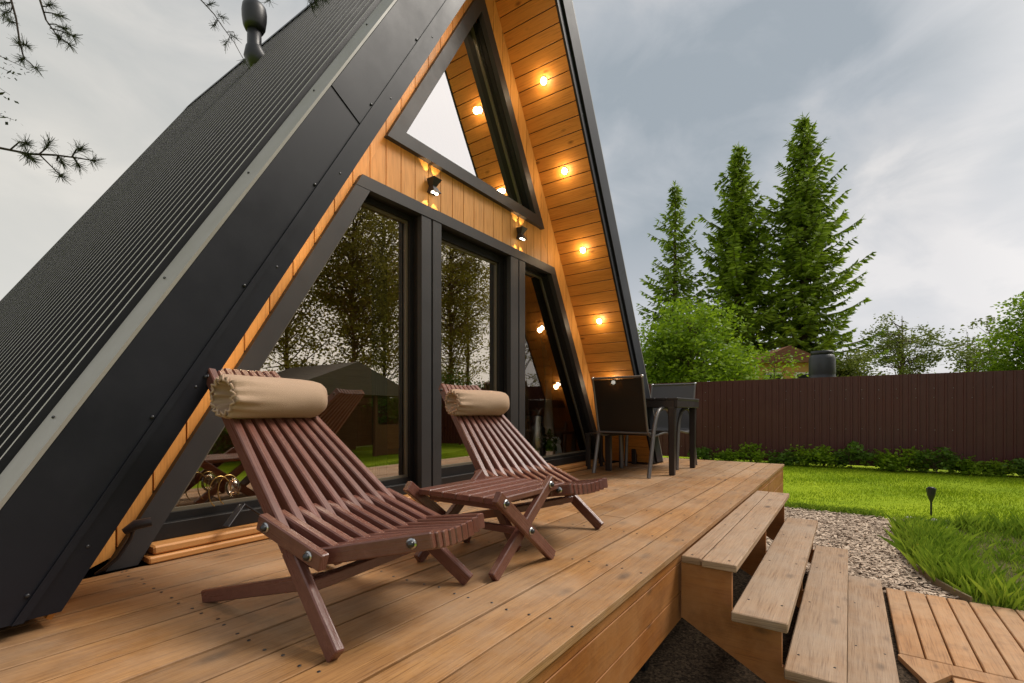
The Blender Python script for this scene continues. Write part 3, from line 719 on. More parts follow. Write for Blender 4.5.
# ------------------------------------------------------------------ lamps under the eave
n_in=Vector((-K/math.hypot(1,K),0,-1/math.hypot(1,K)))   # from the right slope inwards / down
def downlight(x,z,side,label,i):
    nn=n_in.copy(); 
    if side<0: nn.x=-nn.x; x=2*XC-x
    t=thing('downlight',label,'downlight',(x,2.262,z),group='downlights in the eave soffit')
    mb=MB(); mb.lathe([(.024,0),(.037,0),(.037,.006),(.030,.009),(.024,.004)],(0,0,0),n=20,axis=nn); mb.build('trim_ring',M['trim'],t)
    mb=MB(); mb.lathe([(0,.003),(.0235,.003),(.0225,.012),(.012,.019),(0,.020)],(0,0,0),n=20,axis=nn); mb.build('lens',M['spot'],t)
    l=bpy.data.lights.new('downlight_glow','POINT'); l.energy=2.0; l.color=(1,.74,.42); l.shadow_soft_size=.03
    lo=bpy.data.objects.new('downlight_glow',l); col.objects.link(lo); lo.parent=t; lo.location=nn*.07
where=['highest in the right eave above the glass gable','second from the top in the right eave','middle one of the five in the right eave','second from the bottom in the right eave','lowest in the right eave behind the black chair']
for i,(x,z) in enumerate([(3.744,3.641),(4.134,2.987),(4.525,2.329),(4.926,1.655),(5.314,1.001)]):
    downlight(x,z,1,'round warm downlight, '+where[i],i)
where2=['highest','second from the top','middle one','second from the bottom','lowest']
for i,(x,z) in enumerate([(3.744,3.641),(4.134,2.987),(4.525,2.329),(4.926,1.655),(5.314,1.001)]):
    downlight(x,z,-1,'round warm downlight under the left eave, '+where2[i],i)
# wall sconces
def sconce(x,z,label):
    t=thing('wall_sconce',label,'wall lamp',(x,2.536,z),group='wall sconces between the windows')
    mb=MB()
    def fr(z0,w0,d0,z1,w1,d1):
        A=[(-w0,0,z0),(w0,0,z0),(w0,-d0,z0),(-w0,-d0,z0)];B=[(-w1,0,z1),(w1,0,z1),(w1,-d1,z1),(-w1,-d1,z1)]
        for i in range(4):
            j=(i+1)%4; mb.face([A[i],B[i],B[j],A[j]])
        mb.face(A); mb.face(B[::-1])
    fr(-.002,.018,.04,.050,.042,.075); fr(-.050,.040,.073,-.0025,.020,.042)
    mb.build('lamp_body',M['plastic'],t)
    for s in (-1,1):
        mb=MB()
        for dx in (-.024,.024): mb.lathe([(0,0),(.013,0),(.013,.004),(0,.006)],(dx*.8,-.042,.0505*s),n=12,axis=(0,0,s))
        mb.build('lamp_lens',M['led'],t)
        for dx,a in ((-.024,-.32),(.024,.32)):
            l=bpy.data.lights.new('sconce_beam','SPOT'); l.energy=2.2; l.color=(1,.70,.34); l.spot_size=R(46); l.spot_blend=.25; l.shadow_soft_size=.004
            lo=bpy.data.objects.new('sconce_beam',l); col.objects.link(lo); lo.parent=t; lo.location=(dx*.8,-.042,.060*s)
            lo.rotation_euler=Vector((-a,-.42,-s)).to_track_quat('Z','Y').to_euler()
sconce(2.583,2.312,'black hourglass wall sconce above the left window post')
sconce(3.74,2.312,'black hourglass wall sconce above the right window post')

# roof vent pipe
t=thing('roof_vent','black ventilation pipe with swollen cap near the roof ridge','vent pipe',(2.65,5.0,4.225))
mb=MB(); mb.tube([(.14,0,.02),(.04,0,.01),(-.05,0,.03),(-.095,0,.09),(-.10,0,.16)],[.10,.11,.115,.108,.08],16); mb.build('elbow',M['plastic'],t)
mb=MB(); mb.lathe([(.068,.10),(.066,.42),(0,.42)],(-.10,0,0),20); mb.build('pipe',M['plastic'],t)
mb=MB(); mb.lathe([(.0,.33),(.085,.33),(.104,.37),(.115,.45),(.117,.52),(.110,.57),(.085,.60),(0,.607)],(-.10,0,0),24); mb.build('cap',M['plastic'],t)

# ------------------------------------------------------------------ folding slat lounge chairs (u forward = local x, v = local y)
def bolt(parent,p,axis,r=.011):
    mb=MB(); mb.lathe([(0,0),(r*1.45,0),(r*1.45,.003),(0,.0035)],p,14,m=1,axis=axis)
    mb.lathe([(r*.98,.0032),(r,.006),(r*.85,.012),(r*.4,.0155),(0,.016)],p,14,m=0,axis=axis)
    return mb.build('bolt',[M['steelbolt'],M['washer']],parent)
def lounge(label):
    t=thing('lounge_chair',label,'lounge chair',(0,0,0),0,'slatted lounge chairs on the deck')
    sw,sdp=.0295,.050
    top=Vector((-.891,0,.817)); base=Vector((-.332,0,.308)); d=(base-top).normalized(); upn=Vector((-d.z,0,d.x))
    bk=MB()
    def bpt(i,q):   # point on stick i at parameter q (0 top, 1 rear bolt)
        p=top.lerp(base,q); v0=i*.0325; v1=i*.061; sag=.010*(1-(i/4)**2)
        return Vector((p.x,v0+(v1-v0)*q,p.z))-Vector((0,0,sag*(1-q)*.6))
    for i in range(-4,5):
        q1=1.22 if abs(i)<4 else 1.12
        bk.bar(bpt(i,0),bpt(i,q1),sw,sdp,up=(.65,0,.76),ch=.004)
    bk.build('backrest',M['chair'],t)
    for sgn in (-1,1):
        a=bpt(4*sgn,1.1205)
        mb=MB(); e=Vector((0.0,sgn*.322,.014)); mb.bar(a,e,sw,sdp+.004,up=(.65,0,.76),ch=.004); mb.build('leg',M['chair'],t)
    s=MB()
    for j in range(10):
        v=-.2745+.061*j
        s.bar((-.372,v,.323),(-.100,v,.233),sw,.052,ch=.004)
    s.build('seat_rails',M['chair'],t)
    e_=MB()
    for i in range(-4,5):
        sag=.014*(1-(i/4)**2)
        e_.bar((-.200,i*.061*1.03,.226),(.172,i*.0325,.298-sag),.0295,.050,ch=.004,w1=.0305)
    e_.build('seat_slats',M['chair'],t)
    for sgn in (-1,1):
        mb=MB(); mb.bar((-.730,sgn*.235,.016),(-.185,sgn*.205,.150),sw,.045,ch=.004); mb.build('leg',M['chair'],t)
    ck=MB(); ck.bar((-.166,-.272,.156),(-.166,.272,.156),.034,.034,ch=.003); ck.build('cross_rail',M['chair'],t)
    for sgn in (-1,1):
        bolt(t,(-.332,sgn*.2893,.310),(0,sgn,0)); bolt(t,(-.147,sgn*.2893,.249),(0,sgn,0))
        bolt(t,(.120,sgn*(.0325*4+.0158+.0175),.288),(.33,sgn,0)); bolt(t,(top.x+.03,sgn*(.0325*4+.0148+.004),top.z-.027),(0,sgn,0),.008)
    return t
ch1=lounge('dark red-brown slatted lounge chair, the nearest one')
ch1.location=(1.098,1.149,0); ch1.rotation_euler=(0,0,R(-82.5))
ch2=copy_tree(ch1); ch2['label']='dark red-brown slatted lounge chair behind the low folding table'
ch2.location=(2.182,1.207,0); ch2.rotation_euler=(0,0,R(-102.05))
# bolster pillows
def pillow(label,seed):
    rnd=random.Random(seed)
    t=thing('bolster_pillow',label,'pillow',(0,0,0),0,'linen bolsters on the lounge chairs')
    mb=MB(); n=56; L=.212; r=.076; prof=[]
    # pillow axis along local y; left end (y=-L) is gathered, right end rounded
    for z,rr in [(-L+.055,.022),(-L+.038,.044),(-L+.004,.058),(-L-.004,.064),(-L+.012,.071),(-L+.045,.0765),(-.10,.077),(0,.0775),(.10,.077),(L-.06,.0755),(L-.03,.070),(L-.012,.060),(L-.002,.042),(L,.02)]:
        prof.append((rr,z))
    ph=[rnd.uniform(0,6) for _ in range(4)]
    def fn(rr,z,a):
        g=max(0,min(1,(-z-L+.10)/.10)); w=math.sin(a*13+ph[0])*.010*g*g+math.sin(a*7+ph[1])*.006*g
        w+=.0022*math.sin(a*3+z*22+ph[2])+.0016*math.sin(a*5-z*35+ph[3])
        fl=1-.10*max(0,math.cos(a))**2 if False else 1
        return max(.004,(rr+w)*fl)
    mb.lathe(prof,(0,0,0),n,axis=(0,1,0),fn=fn); mb.build('cushion',M['linen'],t)
    mb=MB(); pts=[]
    for k in range(57):
        a=2*math.pi*k/56; rr=.061+.007*math.sin(a*13)+.003*math.sin(a*29); pts.append((rr*math.cos(a),-L-.004+.004*math.sin(a*17),rr*math.sin(a)))
    mb.tube(pts,.0045,6); mb.build('gathered_hem',M['linen'],t)
    return t
def put_pillow(p,ch):
    top=Vector((-.891,0,.817)); base=Vector((-.332,0,.308)); d=(base-top).normalized(); nrm=Vector((.653,0,.757))
    c=top+d*.248+nrm*(.025+.055)+Vector((0,-.012,0))
    p.location=ch.location+Matrix.Rotation(ch.rotation_euler.z,3,'Z')@c
    p.rotation_euler=(0,0,ch.rotation_euler.z); p.scale=(1,.97,1)
p1=pillow('beige linen bolster at the head of the nearest lounge chair',1); put_pillow(p1,ch1)
p2=copy_tree(p1); p2['label']='beige linen bolster on the lounge chair by the middle window'; put_pillow(p2,ch2)

# low folding table
t=thing('folding_side_table','low red-brown folding table with crossed legs between the lounge chairs','side table',(1.78,1.34,0),world=True)
mb=MB(); y=1.125
for i in range(6): mb.box(1.515,2.055,y,y+.071,.292,.318,.004,axis='x'); y+=.0735
mb.build('tabletop',M['chair'],t)
for x_ in (1.56,1.97): mb=MB(); mb.box(x_,x_+.04,1.15,1.54,.262,.2915,.003,axis='y'); mb.build('top_rail',M['chair'],t)
def leg(p,q,w=.03): mb=MB(); mb.bar(p,q,w,.05,up=(0,0,1),ch=.004); return mb.build('leg',M['chair'],t)
leg((1.885,1.098,.012),(1.470,1.098,.335)); leg((1.495,1.135,.012),(1.945,1.135,.345))
leg((1.885,1.585,.012),(1.470,1.585,.335)); leg((1.495,1.545,.012),(1.945,1.545,.345))
mb=MB(); mb.bar((1.685,1.15,.155),(1.685,1.53,.155),.022,.03,ch=.003); mb.build('stretcher',M['chair'],t)
for p in ((1.51,1.0825,.305),(1.69,1.0825,.163),(1.915,1.1195,.325)): bolt(t,p,(0,-1,0))

# black dining table
t=thing('dining_table','square black resin table on four straight legs','table',(5.43,1.85,0),world=True)
mb=MB(); X0,X1,Y0,Y1=5.0,5.86,1.435,2.27
for i in range(7):
    a=Y0+i*(Y1-Y0)/7; mb.box(X0,X1,a,a+(Y1-Y0)/7-.006,.775,.80,.004,axis='x')
mb.build('tabletop',M['table'],t)
mb=MB()
for a in ((X0,X1,Y0+.004,Y0+.03),(X0,X1,Y1-.03,Y1-.004)): mb.box(*a,.70,.7745,.003,axis='x')
for a in ((X0+.004,X0+.03,Y0+.031,Y1-.031),(X1-.03,X1-.004,Y0+.031,Y1-.031)): mb.box(*a,.70,.7745,.003,axis='y')
mb.build('apron',M['table'],t)
for x in (X0+.035,X1-.035):
    for y in (Y0+.065,Y1-.065): mb=MB(); mb.bar((x,y,.6995),(x,y,0),.07,.07,up=(0,1,0),ch=.006,w1=.055,d1=.055); mb.build('leg',M['table'],t)
# sling chairs
def sling(label,mesh):
    t=thing('sling_chair',label,'chair',(0,0,0),0,'sling chairs at the black table')
    W_=.275
    def curve(pts,n=10):
        out=[]; P=[Vector(p) for p in pts]; P=[P[0]]+P+[P[-1]]
        for i in range(1,len(P)-2):
            for k in range(n):
                s=k/n; a,b,c,d=P[i-1],P[i],P[i+1],P[i+2]
                out.append(.5*((2*b)+(c-a)*s+(2*a-5*b+4*c-d)*s*s+(3*b-a-3*c+d)*s**3))
        out.append(P[-2]); return out
    for s in (-1,1):
        mb=MB(); y=s*(W_+.035)
        mb.tube(curve([(-.04,y,0),(.04,y,.30),(.10,y,.52),(.19,y,.655),(.32,y,.69),(.45,y,.66),(.535,y,.54),(.575,y,.30),(.60,y,0)]),.020,10); mb.build('leg',M['chairframe'],t)
        mb=MB(); y=s*W_
        mb.tube(curve([(-.115,y,1.0),(-.05,y,.72),(.01,y,.47),(.06,y,.415),(.16,y,.405),(.40,y,.43),(.54,y,.425)]),.0125,8); mb.build('side_rail',M['chairframe'],t)
    for p_,q_,r_ in (((-.115,-W_,1.0),(-.115,W_,1.0),.0125),((.02,-W_-.03,.44),(.02,W_+.03,.44),.011),((.54,-W_-.03,.425),(.54,W_+.03,.425),.011)): mb=MB(); mb.tube([p_,q_],r_,8); mb.build('cross_tube',M['chairframe'],t)
    for s in (-1,1): mb=MB(); mb.ball((-.117,s*W_,1.003),.017,.017,.017,8,6); mb.build('end_cap',M['washer'],t)
    prof=curve([(-.112,0,.985),(-.048,0,.72),(.012,0,.475),(.06,0,.425),(.16,0,.412),(.40,0,.436),(.53,0,.43)],6)
    mb=MB()
    K_=len(prof); pts=[]; NN=[]
    for i in range(K_):
        tg=(prof[min(K_-1,i+1)]-prof[max(0,i-1)]).normalized(); NN.append(Vector((-tg.z,0,tg.x))*.003)
    for i,a in enumerate(prof):
        for y_,o_ in ((-W_,1),(W_,1),(W_,-1),(-W_,-1)): q=a+NN[i]*o_; pts.append((q.x,y_,q.z))
    idx=[]
    for i in range(K_-1):
        for k in range(4): k2=(k+1)%4; idx.append((i*4+k,i*4+k2,i*4+4+k2,i*4+4+k))
    mb.faces(pts,idx,[[(0,0)]*4]*len(idx),0,True)
    o=mb.build('sling',mesh,t)
    for q in o.data.polygons: q.use_smooth=(q.index%4 in (0,2))
    md=o.modifiers.new('edges','EDGE_SPLIT'); md.split_angle=R(40)
    return t
c1=sling('black sling chair seen from behind at the house end of the table',M['mesh']); c1.location=(4.735,1.925,0); c1.rotation_euler=(0,0,R(-5))
c2=sling('grey sling chair on the far side of the black table facing the house',M['meshgrey']); c2.location=(6.14,1.86,0); c2.rotation_euler=(0,0,R(176))
# small black stool
t=thing('stool','low black stool with straight legs beside the right window','stool',(5.2,2.32,0))
mb=MB()
for i in range(4): mb.box(-.2,.2,-.16+i*.08,-.16+i*.08+.076,.385,.41,.003,axis='x')
mb.build('seat',M['table'],t)
for x in (-.17,.17):
    for y in (-.13,.13): mb=MB(); mb.bar((x,y,.384),(x,y,0),.045,.045,up=(0,1,0),ch=.004); mb.build('leg',M['table'],t)

# black outdoor tap and cable at the left foot of the gable
t=thing('outdoor_tap','black tap on a bent pipe beside the left window frame','tap',(.78,2.48,0),world=True)
mb=MB(); mb.tube([(.64,2.50,.0),(.66,2.48,.02),(.70,2.46,.06),(.735,2.44,.13),(.745,2.43,.175)],.008,8); mb.build('pipe',M['plastic'],t)
mb=MB(); mb.tube([(.715,2.44,.165),(.75,2.425,.19),(.80,2.41,.195)],[.014,.021,.019],12); mb.build('nozzle',M['plastic'],t)
# bulb lantern on folded black stand, at the left window
t=thing('bulb_lantern','clear glass bulb with brass wire loops on a folded black stand','lantern',(1.17,2.42,.1),world=True)
mb=MB(); mb.bar((1.10,2.42,.113),(1.20,2.47,.20),.035,.006,ch=.001); mb.bar((1.20,2.47,.205),(1.31,2.47,.115),.03,.006,ch=.001); mb.build('stand',M['plastic'],t)
mb=MB(); mb.ball((1.17,2.50,.285),.035,.035,.045,16,10); mb.build('bulb',M['bulb'],t)
mb=MB()
for k in range(2):
    mb.tube([(1.11+.05*math.cos(a)+k*.05,2.50+.02*k,.27+.075*math.sin(a)) for a in np.linspace(-.4,4.2,18)],.0025,6)
mb.build('wire_loop',M['wire'],t)

# things standing inside
t=thing('steel_heater','upright brushed steel cylinder with an oval opening behind the right pane','heater',(4.72,2.98,.1))
mb=MB(); mb.lathe([(0,0),(.095,0),(.1,.01),(.1,.50),(.094,.51),(0,.51)],n=28); mb.build('casing',M['steel'],t)
mb=MB(); mb.lathe([(0,0),(.05,0),(.05,.004),(0,.006)],(.035,-.0985,.33),24,axis=(.2,-1,0)); mb.build('opening',M['framedark'],t)
t=thing('flower_pot','peach flower pot with white blossoms behind the right pane','flower pot',(4.85,2.86,.1))
mb=MB(); mb.lathe([(0,0),(.055,0),(.075,.10),(.078,.105),(0,.1)],n=18); mb.build('pot',M['terra'],t)
V=[]
for k in range(160):
    a=rng.uniform(0,6.28); rr=rng.uniform(0,.10); z=.12+rng.random()*.22*(1-rr*4); s=.022
    x,y=rr*math.cos(a),rr*math.sin(a); d=rng.normal(size=3)*s
    e=rng.normal(size=3)*s*.6; p=np.array([x,y,z]); V+=[p-d,p+e,p+d,p-e]
quads_object('leaves',V,4,M['leaf3'],t)
mb=MB()
for k in range(26):
    a=random.uniform(0,6.28); rr=random.uniform(0,.10); mb.ball((rr*math.cos(a)+.02,rr*math.sin(a),.16+random.random()*.12),.016,.016,.012,6,4)
mb.build('blossoms',M['petal'],t)
t=thing('cat_figurine','white ceramic cat figurine sitting beside the flower pot','figurine',(5.0,2.85,.1))
mb=MB(); mb.lathe([(0,0),(.06,0),(.072,.05),(.06,.13),(.04,.18),(0,.2)],n=18); mb.build('body',M['ceramic'],t)
mb=MB(); mb.ball((0,-.02,.20),.042,.04,.036,14,8); 
for s in (-1,1): mb.lathe([(.014,0),(.009,.018),(.0,.034)],(s*.024,-.015,.225),8)
mb.build('head',M['ceramic'],t)
def curtain(name,label,x0,x1,y,z0,z1,mat,tie=None,n=60,amp=.02):
    mb=MB(); zs=np.linspace(z0,z1,14); rows=[]
    for z in zs:
        f=1.
        if tie is not None: f=.30+.70*min(1,abs(z-tie)/ (z1-tie) if z>tie else abs(z-tie)/(tie-z0)*.75)
        row=[]
        for k in range(n+1):
            q=k/n; xc=(x0+x1)/2; x=xc+(q-.5)*(x1-x0)*f; row.append((x,y+amp*math.sin(q*math.pi*14)*(.6+.4*f),z))
        rows.append(row)
    pts=[p for r in rows for p in r]; idx=[];uv=[]
    for j in range(len(rows)-1):
        for k in range(n): idx.append((j*(n+1)+k,j*(n+1)+k+1,(j+1)*(n+1)+k+1,(j+1)*(n+1)+k)); uv.append([(0,0)]*4)
    mb.faces(pts,idx,uv,0,True); o=mb.build(name,mat); tag(o,label,'curtain'); return o
curtain('curtain','tied-back taupe curtain hanging behind the right pane',4.94,5.26,3.02,.22,1.55,M['curtain'],tie=.98)
curtain('curtain','pale green curtain behind the lower left corner of the left window',.99,1.20,3.0,.25,.72,M['lace'],tie=None)
tag(curtain('curtain','olive strip at the right side of the left window',2.26,2.40,2.80,.12,2.05,M['gasket'],amp=.008),None,None)  # narrow olive folded strip just inside the left pane

# ------------------------------------------------------------------ fence
FX0,FY0,FX1,FY1=14.05,-9.,13.35,9.
fn=thing('metal_fence','tall dark brown corrugated sheet fence along the lawn','fence',(13.7,0,G),world=True)
def fx(y): return FX0+(FX1-FX0)*(y-FY0)/(FY1-FY0)
mb=MB(); y=FY0; P=[]
ztop=lambda y: 1.47-.01*y*.6
while y<FY1:
    P+=[(y,0),(y+.090,0),(y+.098,-.018),(y+.132,-.018),(y+.140,0)]; y+=.15
for (a,ha),(b,hb) in zip(P,P[1:]): mb.face([(fx(a)+ha,a,G+.05),(fx(a)+ha,a,ztop(a)),(fx(b)+hb,b,ztop(b)),(fx(b)+hb,b,G+.05)])
mb.build('corrugated_sheet',M['fence'],fn)
for z in (-.3,.25,.95): mb=MB(); mb.bar((fx(FY0)+.04,FY0,z),(fx(FY1)+.04,FY1,z),.04,.06,ch=.003); mb.build('rail',M['fence'],fn)
mb=MB()
for yy in np.arange(-8,9,.31):
    for z in (-.3,.25,.95,1.15):
        mb.lathe([(0,0),(.008,0),(.006,.006),(0,.007)],(fx(yy)-.004,yy+random.uniform(-.02,.02),z+random.uniform(-.01,.01)),6,axis=(-1,0,0))
mb.build('screw_heads',M['washer'],fn)['kind']='stuff'
for yy in (-7,-4.5,-2,.5,3,5.5,8): mb=MB(); mb.box(fx(yy)+.07,fx(yy)+.13,yy-.03,yy+.03,G,1.4,.003); mb.build('post',M['fence'],fn)

# barrel on a stand beyond the fence
t=thing('water_barrel','black plastic barrel showing above the fence top','barrel',(14.75,.58,0)); t.scale=(.88,.88,1)
mb=MB(); mb.lathe([(0,1.22),(.30,1.22),(.335,1.27),(.34,1.55),(.325,1.58),(.34,1.61),(.335,2.00),(.30,2.09),(.285,2.10)],n=28); mb.lathe([(0,2.10),(.24,2.10),(.285,2.09),(.285,2.10),(.255,2.11),(.255,2.17),(.22,2.18),(0,2.18)],n=28); mb.build('drum',M['barrel'],t)
mb=MB(); mb.lathe([(.262,2.10),(.29,2.10),(.29,2.20),(.262,2.20)],n=28); mb.build('lid_ring',M['plastic'],t)
t=thing('barrel_stand','timber stand carrying the black barrel beyond the fence','stand',(14.75,.58,G))
for x in (-.28,.28):
    for y in (-.28,.28): mb=MB(); mb.box(x-.04,x+.04,y-.04,y+.04,0,1.82,.004); mb.build('leg',M['bark'],t)
mb=MB(); mb.box(-.36,.36,-.36,.36,1.821,1.858,.004); mb.build('platform',M['bark'],t)

# ------------------------------------------------------------------ vegetation
def spruce(x,y,H,Rb,seed,mat,label,dens=1.0):
    r=np.random.default_rng(seed); t=thing('spruce_tree',label,'tree',(x,y,G))
    mb=MB(); mb.tube([(0,0,0),(0,0,H*.5),(0.02,0,H*.98)],[H*.016,H*.010,.012],10); mb.build('trunk',M['bark'],t)
    V=[]; z=H*.03; br=MB()
    while z<H*.985:
        tt=z/H; rad=Rb*((1-tt)**.82)*(1+.10*math.sin(tt*40+seed)); nb=max(3,int((8 if tt<.75 else 6)*dens)+int(r.integers(-2,2)))
        a0=r.uniform(0,6.28)
        for k in range(nb):
            a=a0+6.283*k/nb+r.normal(0,.18); L=max(.12,rad*r.uniform(.5,1.15)*(1+.16*math.sin(a*2.3+z*1.7+seed))); droop=(-.38+tt*.95)+r.normal(0,.07)
            ca,sa=math.cos(a),math.sin(a); zz=z+r.normal(0,.08)
            pts=[]
            ns=max(3,int(L/.5))
            for j in range(ns+1):
                q=j/ns; pts.append(np.array([ca*L*q,sa*L*q,zz+L*(droop*q+.13*q*q-.10*math.sin(q*3.1))]))
            if L>.6: br.tube([tuple(p) for p in pts],[.022*L*(1-j/(ns+1))*.6+.004 for j in range(ns+1)],4,cap=False)
            nt_=max(4,int(L/.078*dens))
            for m in range(nt_):
                q=(m+r.random())/nt_
                if q<.10 and L>.8: continue
                f=q*ns; j=min(ns-1,int(f)); p=pts[j]+(pts[j+1]-pts[j])*(f-j)
                for s in (-1,1):
                    tl=(.20+.36*(1-q*.75)*min(1,L/1.6))*r.uniform(.6,1.15)
                    fwd=r.uniform(.35,.8); dx=ca*fwd-sa*s; dy=sa*fwd+ca*s; nn=math.hypot(dx,dy); dz=r.uniform(-.55,.12)-(.25*(1-q))
                    d=np.array([dx/nn,dy/nn,dz]); d/=np.linalg.norm(d)
                    nsg=max(1,int(tl/.19))
                    pp=p.copy()
                    for g in range(nsg):
                        l=tl/nsg*1.25; e=r.normal(size=3); e-=d*e.dot(d); e/=np.linalg.norm(e); wd=r.uniform(.038,.072)
                        q2=pp+d*l; V+=[pp-e*wd*.6,pp+e*wd*.6,pp+d*l*.6+e*wd,q2]; V+=[pp-e*wd*.7,pp+d*l*.5-e*wd*1.1+np.array([0,0,-.03]),q2+np.array([0,0,-.02]),pp+e*wd*.5]
                        pp=pp+d*tl/nsg; d=d+np.array([0,0,-.12]); d/=np.linalg.norm(d)
            # upright tip
            tip=pts[-1]
            for g in range(3):
                e=r.normal(size=3)*.03; d=np.array([ca*.12,sa*.12,.04])+r.normal(size=3)*.04; V+=[tip-e,tip+e,tip+d+e*.5,tip+d*1.6]
        z+=(.30*(1-tt)+.14)*H/14
    top=np.array([0,0,H*.95])
    for g in range(40):
        p=np.array([0,0,H*(.93+.075*r.random())]); d=r.normal(size=3)*.10; d[2]=abs(d[2])+.05; e=r.normal(size=3)*.018; V+=[p-e,p+e,p+d+e,p+d*1.3]
    br.build('branches',M['bark'],t); o=quads_object('needles',np.array(V),4,mat,t)
    return t
def at(px,d):   # ground point under picture column px at depth d  (used only to lay out the planting plan)
    r=(px-512)/F*d; c,s=math.cos(R(YAW)),math.sin(R(YAW)); return (d*c+r*s,d*s-r*c)
# planting plan, metres from the deck corner origin
spruce(*at(803,24.5),16.2,4.3,3,M['spruce'],'tallest broad dark spruce beyond the fence')
spruce(*at(738,25.5),15.3,3.9,11,M['spruce'],'tall pointed spruce just left of the tallest one')
spruce(*at(675,27.0),14.0,3.2,21,M['spruce2'],'slim lighter spruce nearest the cabin roof',.68)

def leafy(name,label,x,y,H,crown,seed,mat,nclump=60,leaves=110,leaf=.09,clump=.45,trunk_r=.09,cat='tree',crown_z=.62,bare=.0,group=None,shape=1.0,lean=0.,base=None,limbs=None):
    """crown=(rx,rz); clumps spread through an uneven crown, each on a limb"""
    r=np.random.default_rng(seed); t=thing(name,label,cat,(x,y,G if base is None else base),group=group)
    rx,rz=crown; cz=H-rz
    tr=MB(); tr.tube([(0,0,0),(lean*.3+.05*r.normal(),.05*r.normal(),H*.35),(lean*.7+.08*r.normal(),.08*r.normal(),H*.65),(lean,0,H*.95)],[trunk_r,trunk_r*.8,trunk_r*.5,trunk_r*.12],8); tr.build('trunk',M['bark'],t)
    V=[];lb=MB()
    for k in range(nclump):
        u=r.normal(size=3); u/=np.linalg.norm(u); q=r.random()**.45
        c=np.array([u[0]*rx*q*(1+.25*math.sin(3*u[1]+seed)),u[1]*rx*q,cz+u[2]*rz*q*shape])
        c[0]+=lean*max(0,c[2]/H)
        if c[2]<.07*H+.03: c[2]=min(.15,.1*H)+.3*min(1,H/2)*r.random()
        if limbs is None or k<limbs:
            zb=max(.1,min(H*.85,c[2]-rx*.5*abs(r.normal())-.1)); lb.tube([(lean*zb/H,0,zb),tuple((c+np.array([lean*zb/H,0,zb]))/2+r.normal(size=3)*.08*rx),tuple(c)],[trunk_r*.35,trunk_r*.2,trunk_r*.05],5,cap=False)
        n=int(leaves*r.uniform(.6,1.3)); cs=clump*r.uniform(.7,1.3)
        P=c+r.normal(size=(n,3))*np.array([cs,cs,cs*.62])*.62
        A=r.normal(size=(n,3)); A/=np.linalg.norm(A,axis=1)[:,None]; A[:,2]*=.6
        B=r.normal(size=(n,3)); B-=A*(A*B).sum(1)[:,None]/((A*A).sum(1)[:,None]); B/=np.linalg.norm(B,axis=1)[:,None]
        s=leaf*r.uniform(.6,1.25,size=(n,1))
        Q=np.stack([P-A*s,P+B*s*.5,P+A*s,P-B*s*.5],1); Q[:,:,2]=np.maximum(Q[:,:,2],.02); V.append(Q.reshape(-1,3))
    lb.build('limbs',M['bark'],t); quads_object('crown',np.concatenate(V),4,mat,t)
    return t
x,y=at(690,17.5); leafy('leafy_tree','bright green bushy tree leaning over the fence beside the cabin',x,y,5.5,(2.0,2.5),4,M['leaf'],100,150,.09,.55)
x,y=at(650,18.5); leafy('leafy_tree','bright green bushy tree half hidden behind the eave',x,y,4.7,(1.4,2.0),14,M['leaf'],65,130,.085,.42)
x,y=at(775,18.0); leafy('leafy_shrub','loose light green shrub in front of the ochre house',x,y,3.6,(1.2,1.3),5,M['leaf'],44,40,.075,.35,.04,cat='shrub')
x,y=at(735,17.0); leafy('leafy_shrub','low bright green shrub above the fence beside the bushy tree',x,y,2.9,(.9,.9),6,M['leaf'],34,60,.075,.33,.04,cat='shrub')
x,y=at(848,23.0); leafy('pine_tree','olive green pine behind the black barrel',x,y,4.3,(1.3,1.6),7,M['leaf2'],60,120,.09,.4)
x,y=at(902,30.0); leafy('pine_tree','round-topped open pine standing alone right of the spruces',x,y,7.6,(2.1,2.3),8,M['leaf2'],78,72,.10,.42,.11)
x,y=at(868,27.0); leafy('leafy_shrub','rusty brown shrub between the barrel and the open pine',x,y,3.1,(1.3,.9),9,M['rust'],36,70,.09,.4,.05,cat='shrub')
x,y=at(938,24.0); leafy('leafy_shrub','fresh green shrub under the open pine',x,y,2.75,(1.5,.8),10,M['leaf'],44,80,.085,.4,.05,cat='shrub')
x,y=at(968,29.0); leafy('thin_tree','sparse young tree with bare twigs above the fence',x,y,6.3,(1.5,2.6),12,M['leaf2'],50,34,.11,.4,.06)
x,y=at(990,27.0); leafy('thin_tree','sparse young tree just left of the green tree at the picture edge',x,y,6.6,(1.6,2.7),13,M['leaf2'],54,36,.11,.4,.06)
x,y=at(1034,23.0); leafy('leafy_tree','full green tree at the right edge above the fence',x,y,7.3,(1.9,3.3),15,M['leaf'],130,110,.10,.45)
x,y=at(1000,22.0); leafy('leafy_shrub','pale green low shrub at the right end of the fence',x,y,2.6,(1.5,.8),16,M['leaf'],40,80,.08,.4,.05,cat='shrub')
x,y=at(890,21.0); leafy('leafy_shrub','whitish green low shrub just right of the barrel',x,y,2.05,(1.2,.55),17,M['leaf'],30,60,.07,.35,.04,cat='shrub')
x,y=at(-20,26.0); leafy('leafy_tree','pale distant tree at the left edge below the roof line',x,y,7.2,(2.2,2.6),18,M['leaf2'],60,60,.12,.5)
x,y=at(-70,24.0); leafy('leafy_tree','distant green tree beyond the roof, far left',x,y,6.2,(2.2,2.6),19,M['leaf2'],50,60,.12,.5)
# more of the planting to the sides
x,y=at(1120,25); leafy('leafy_tree','green tree beyond the right end of the view',x,y,7,(2.2,2.8),26,M['leaf3'],60,80,.12,.5)

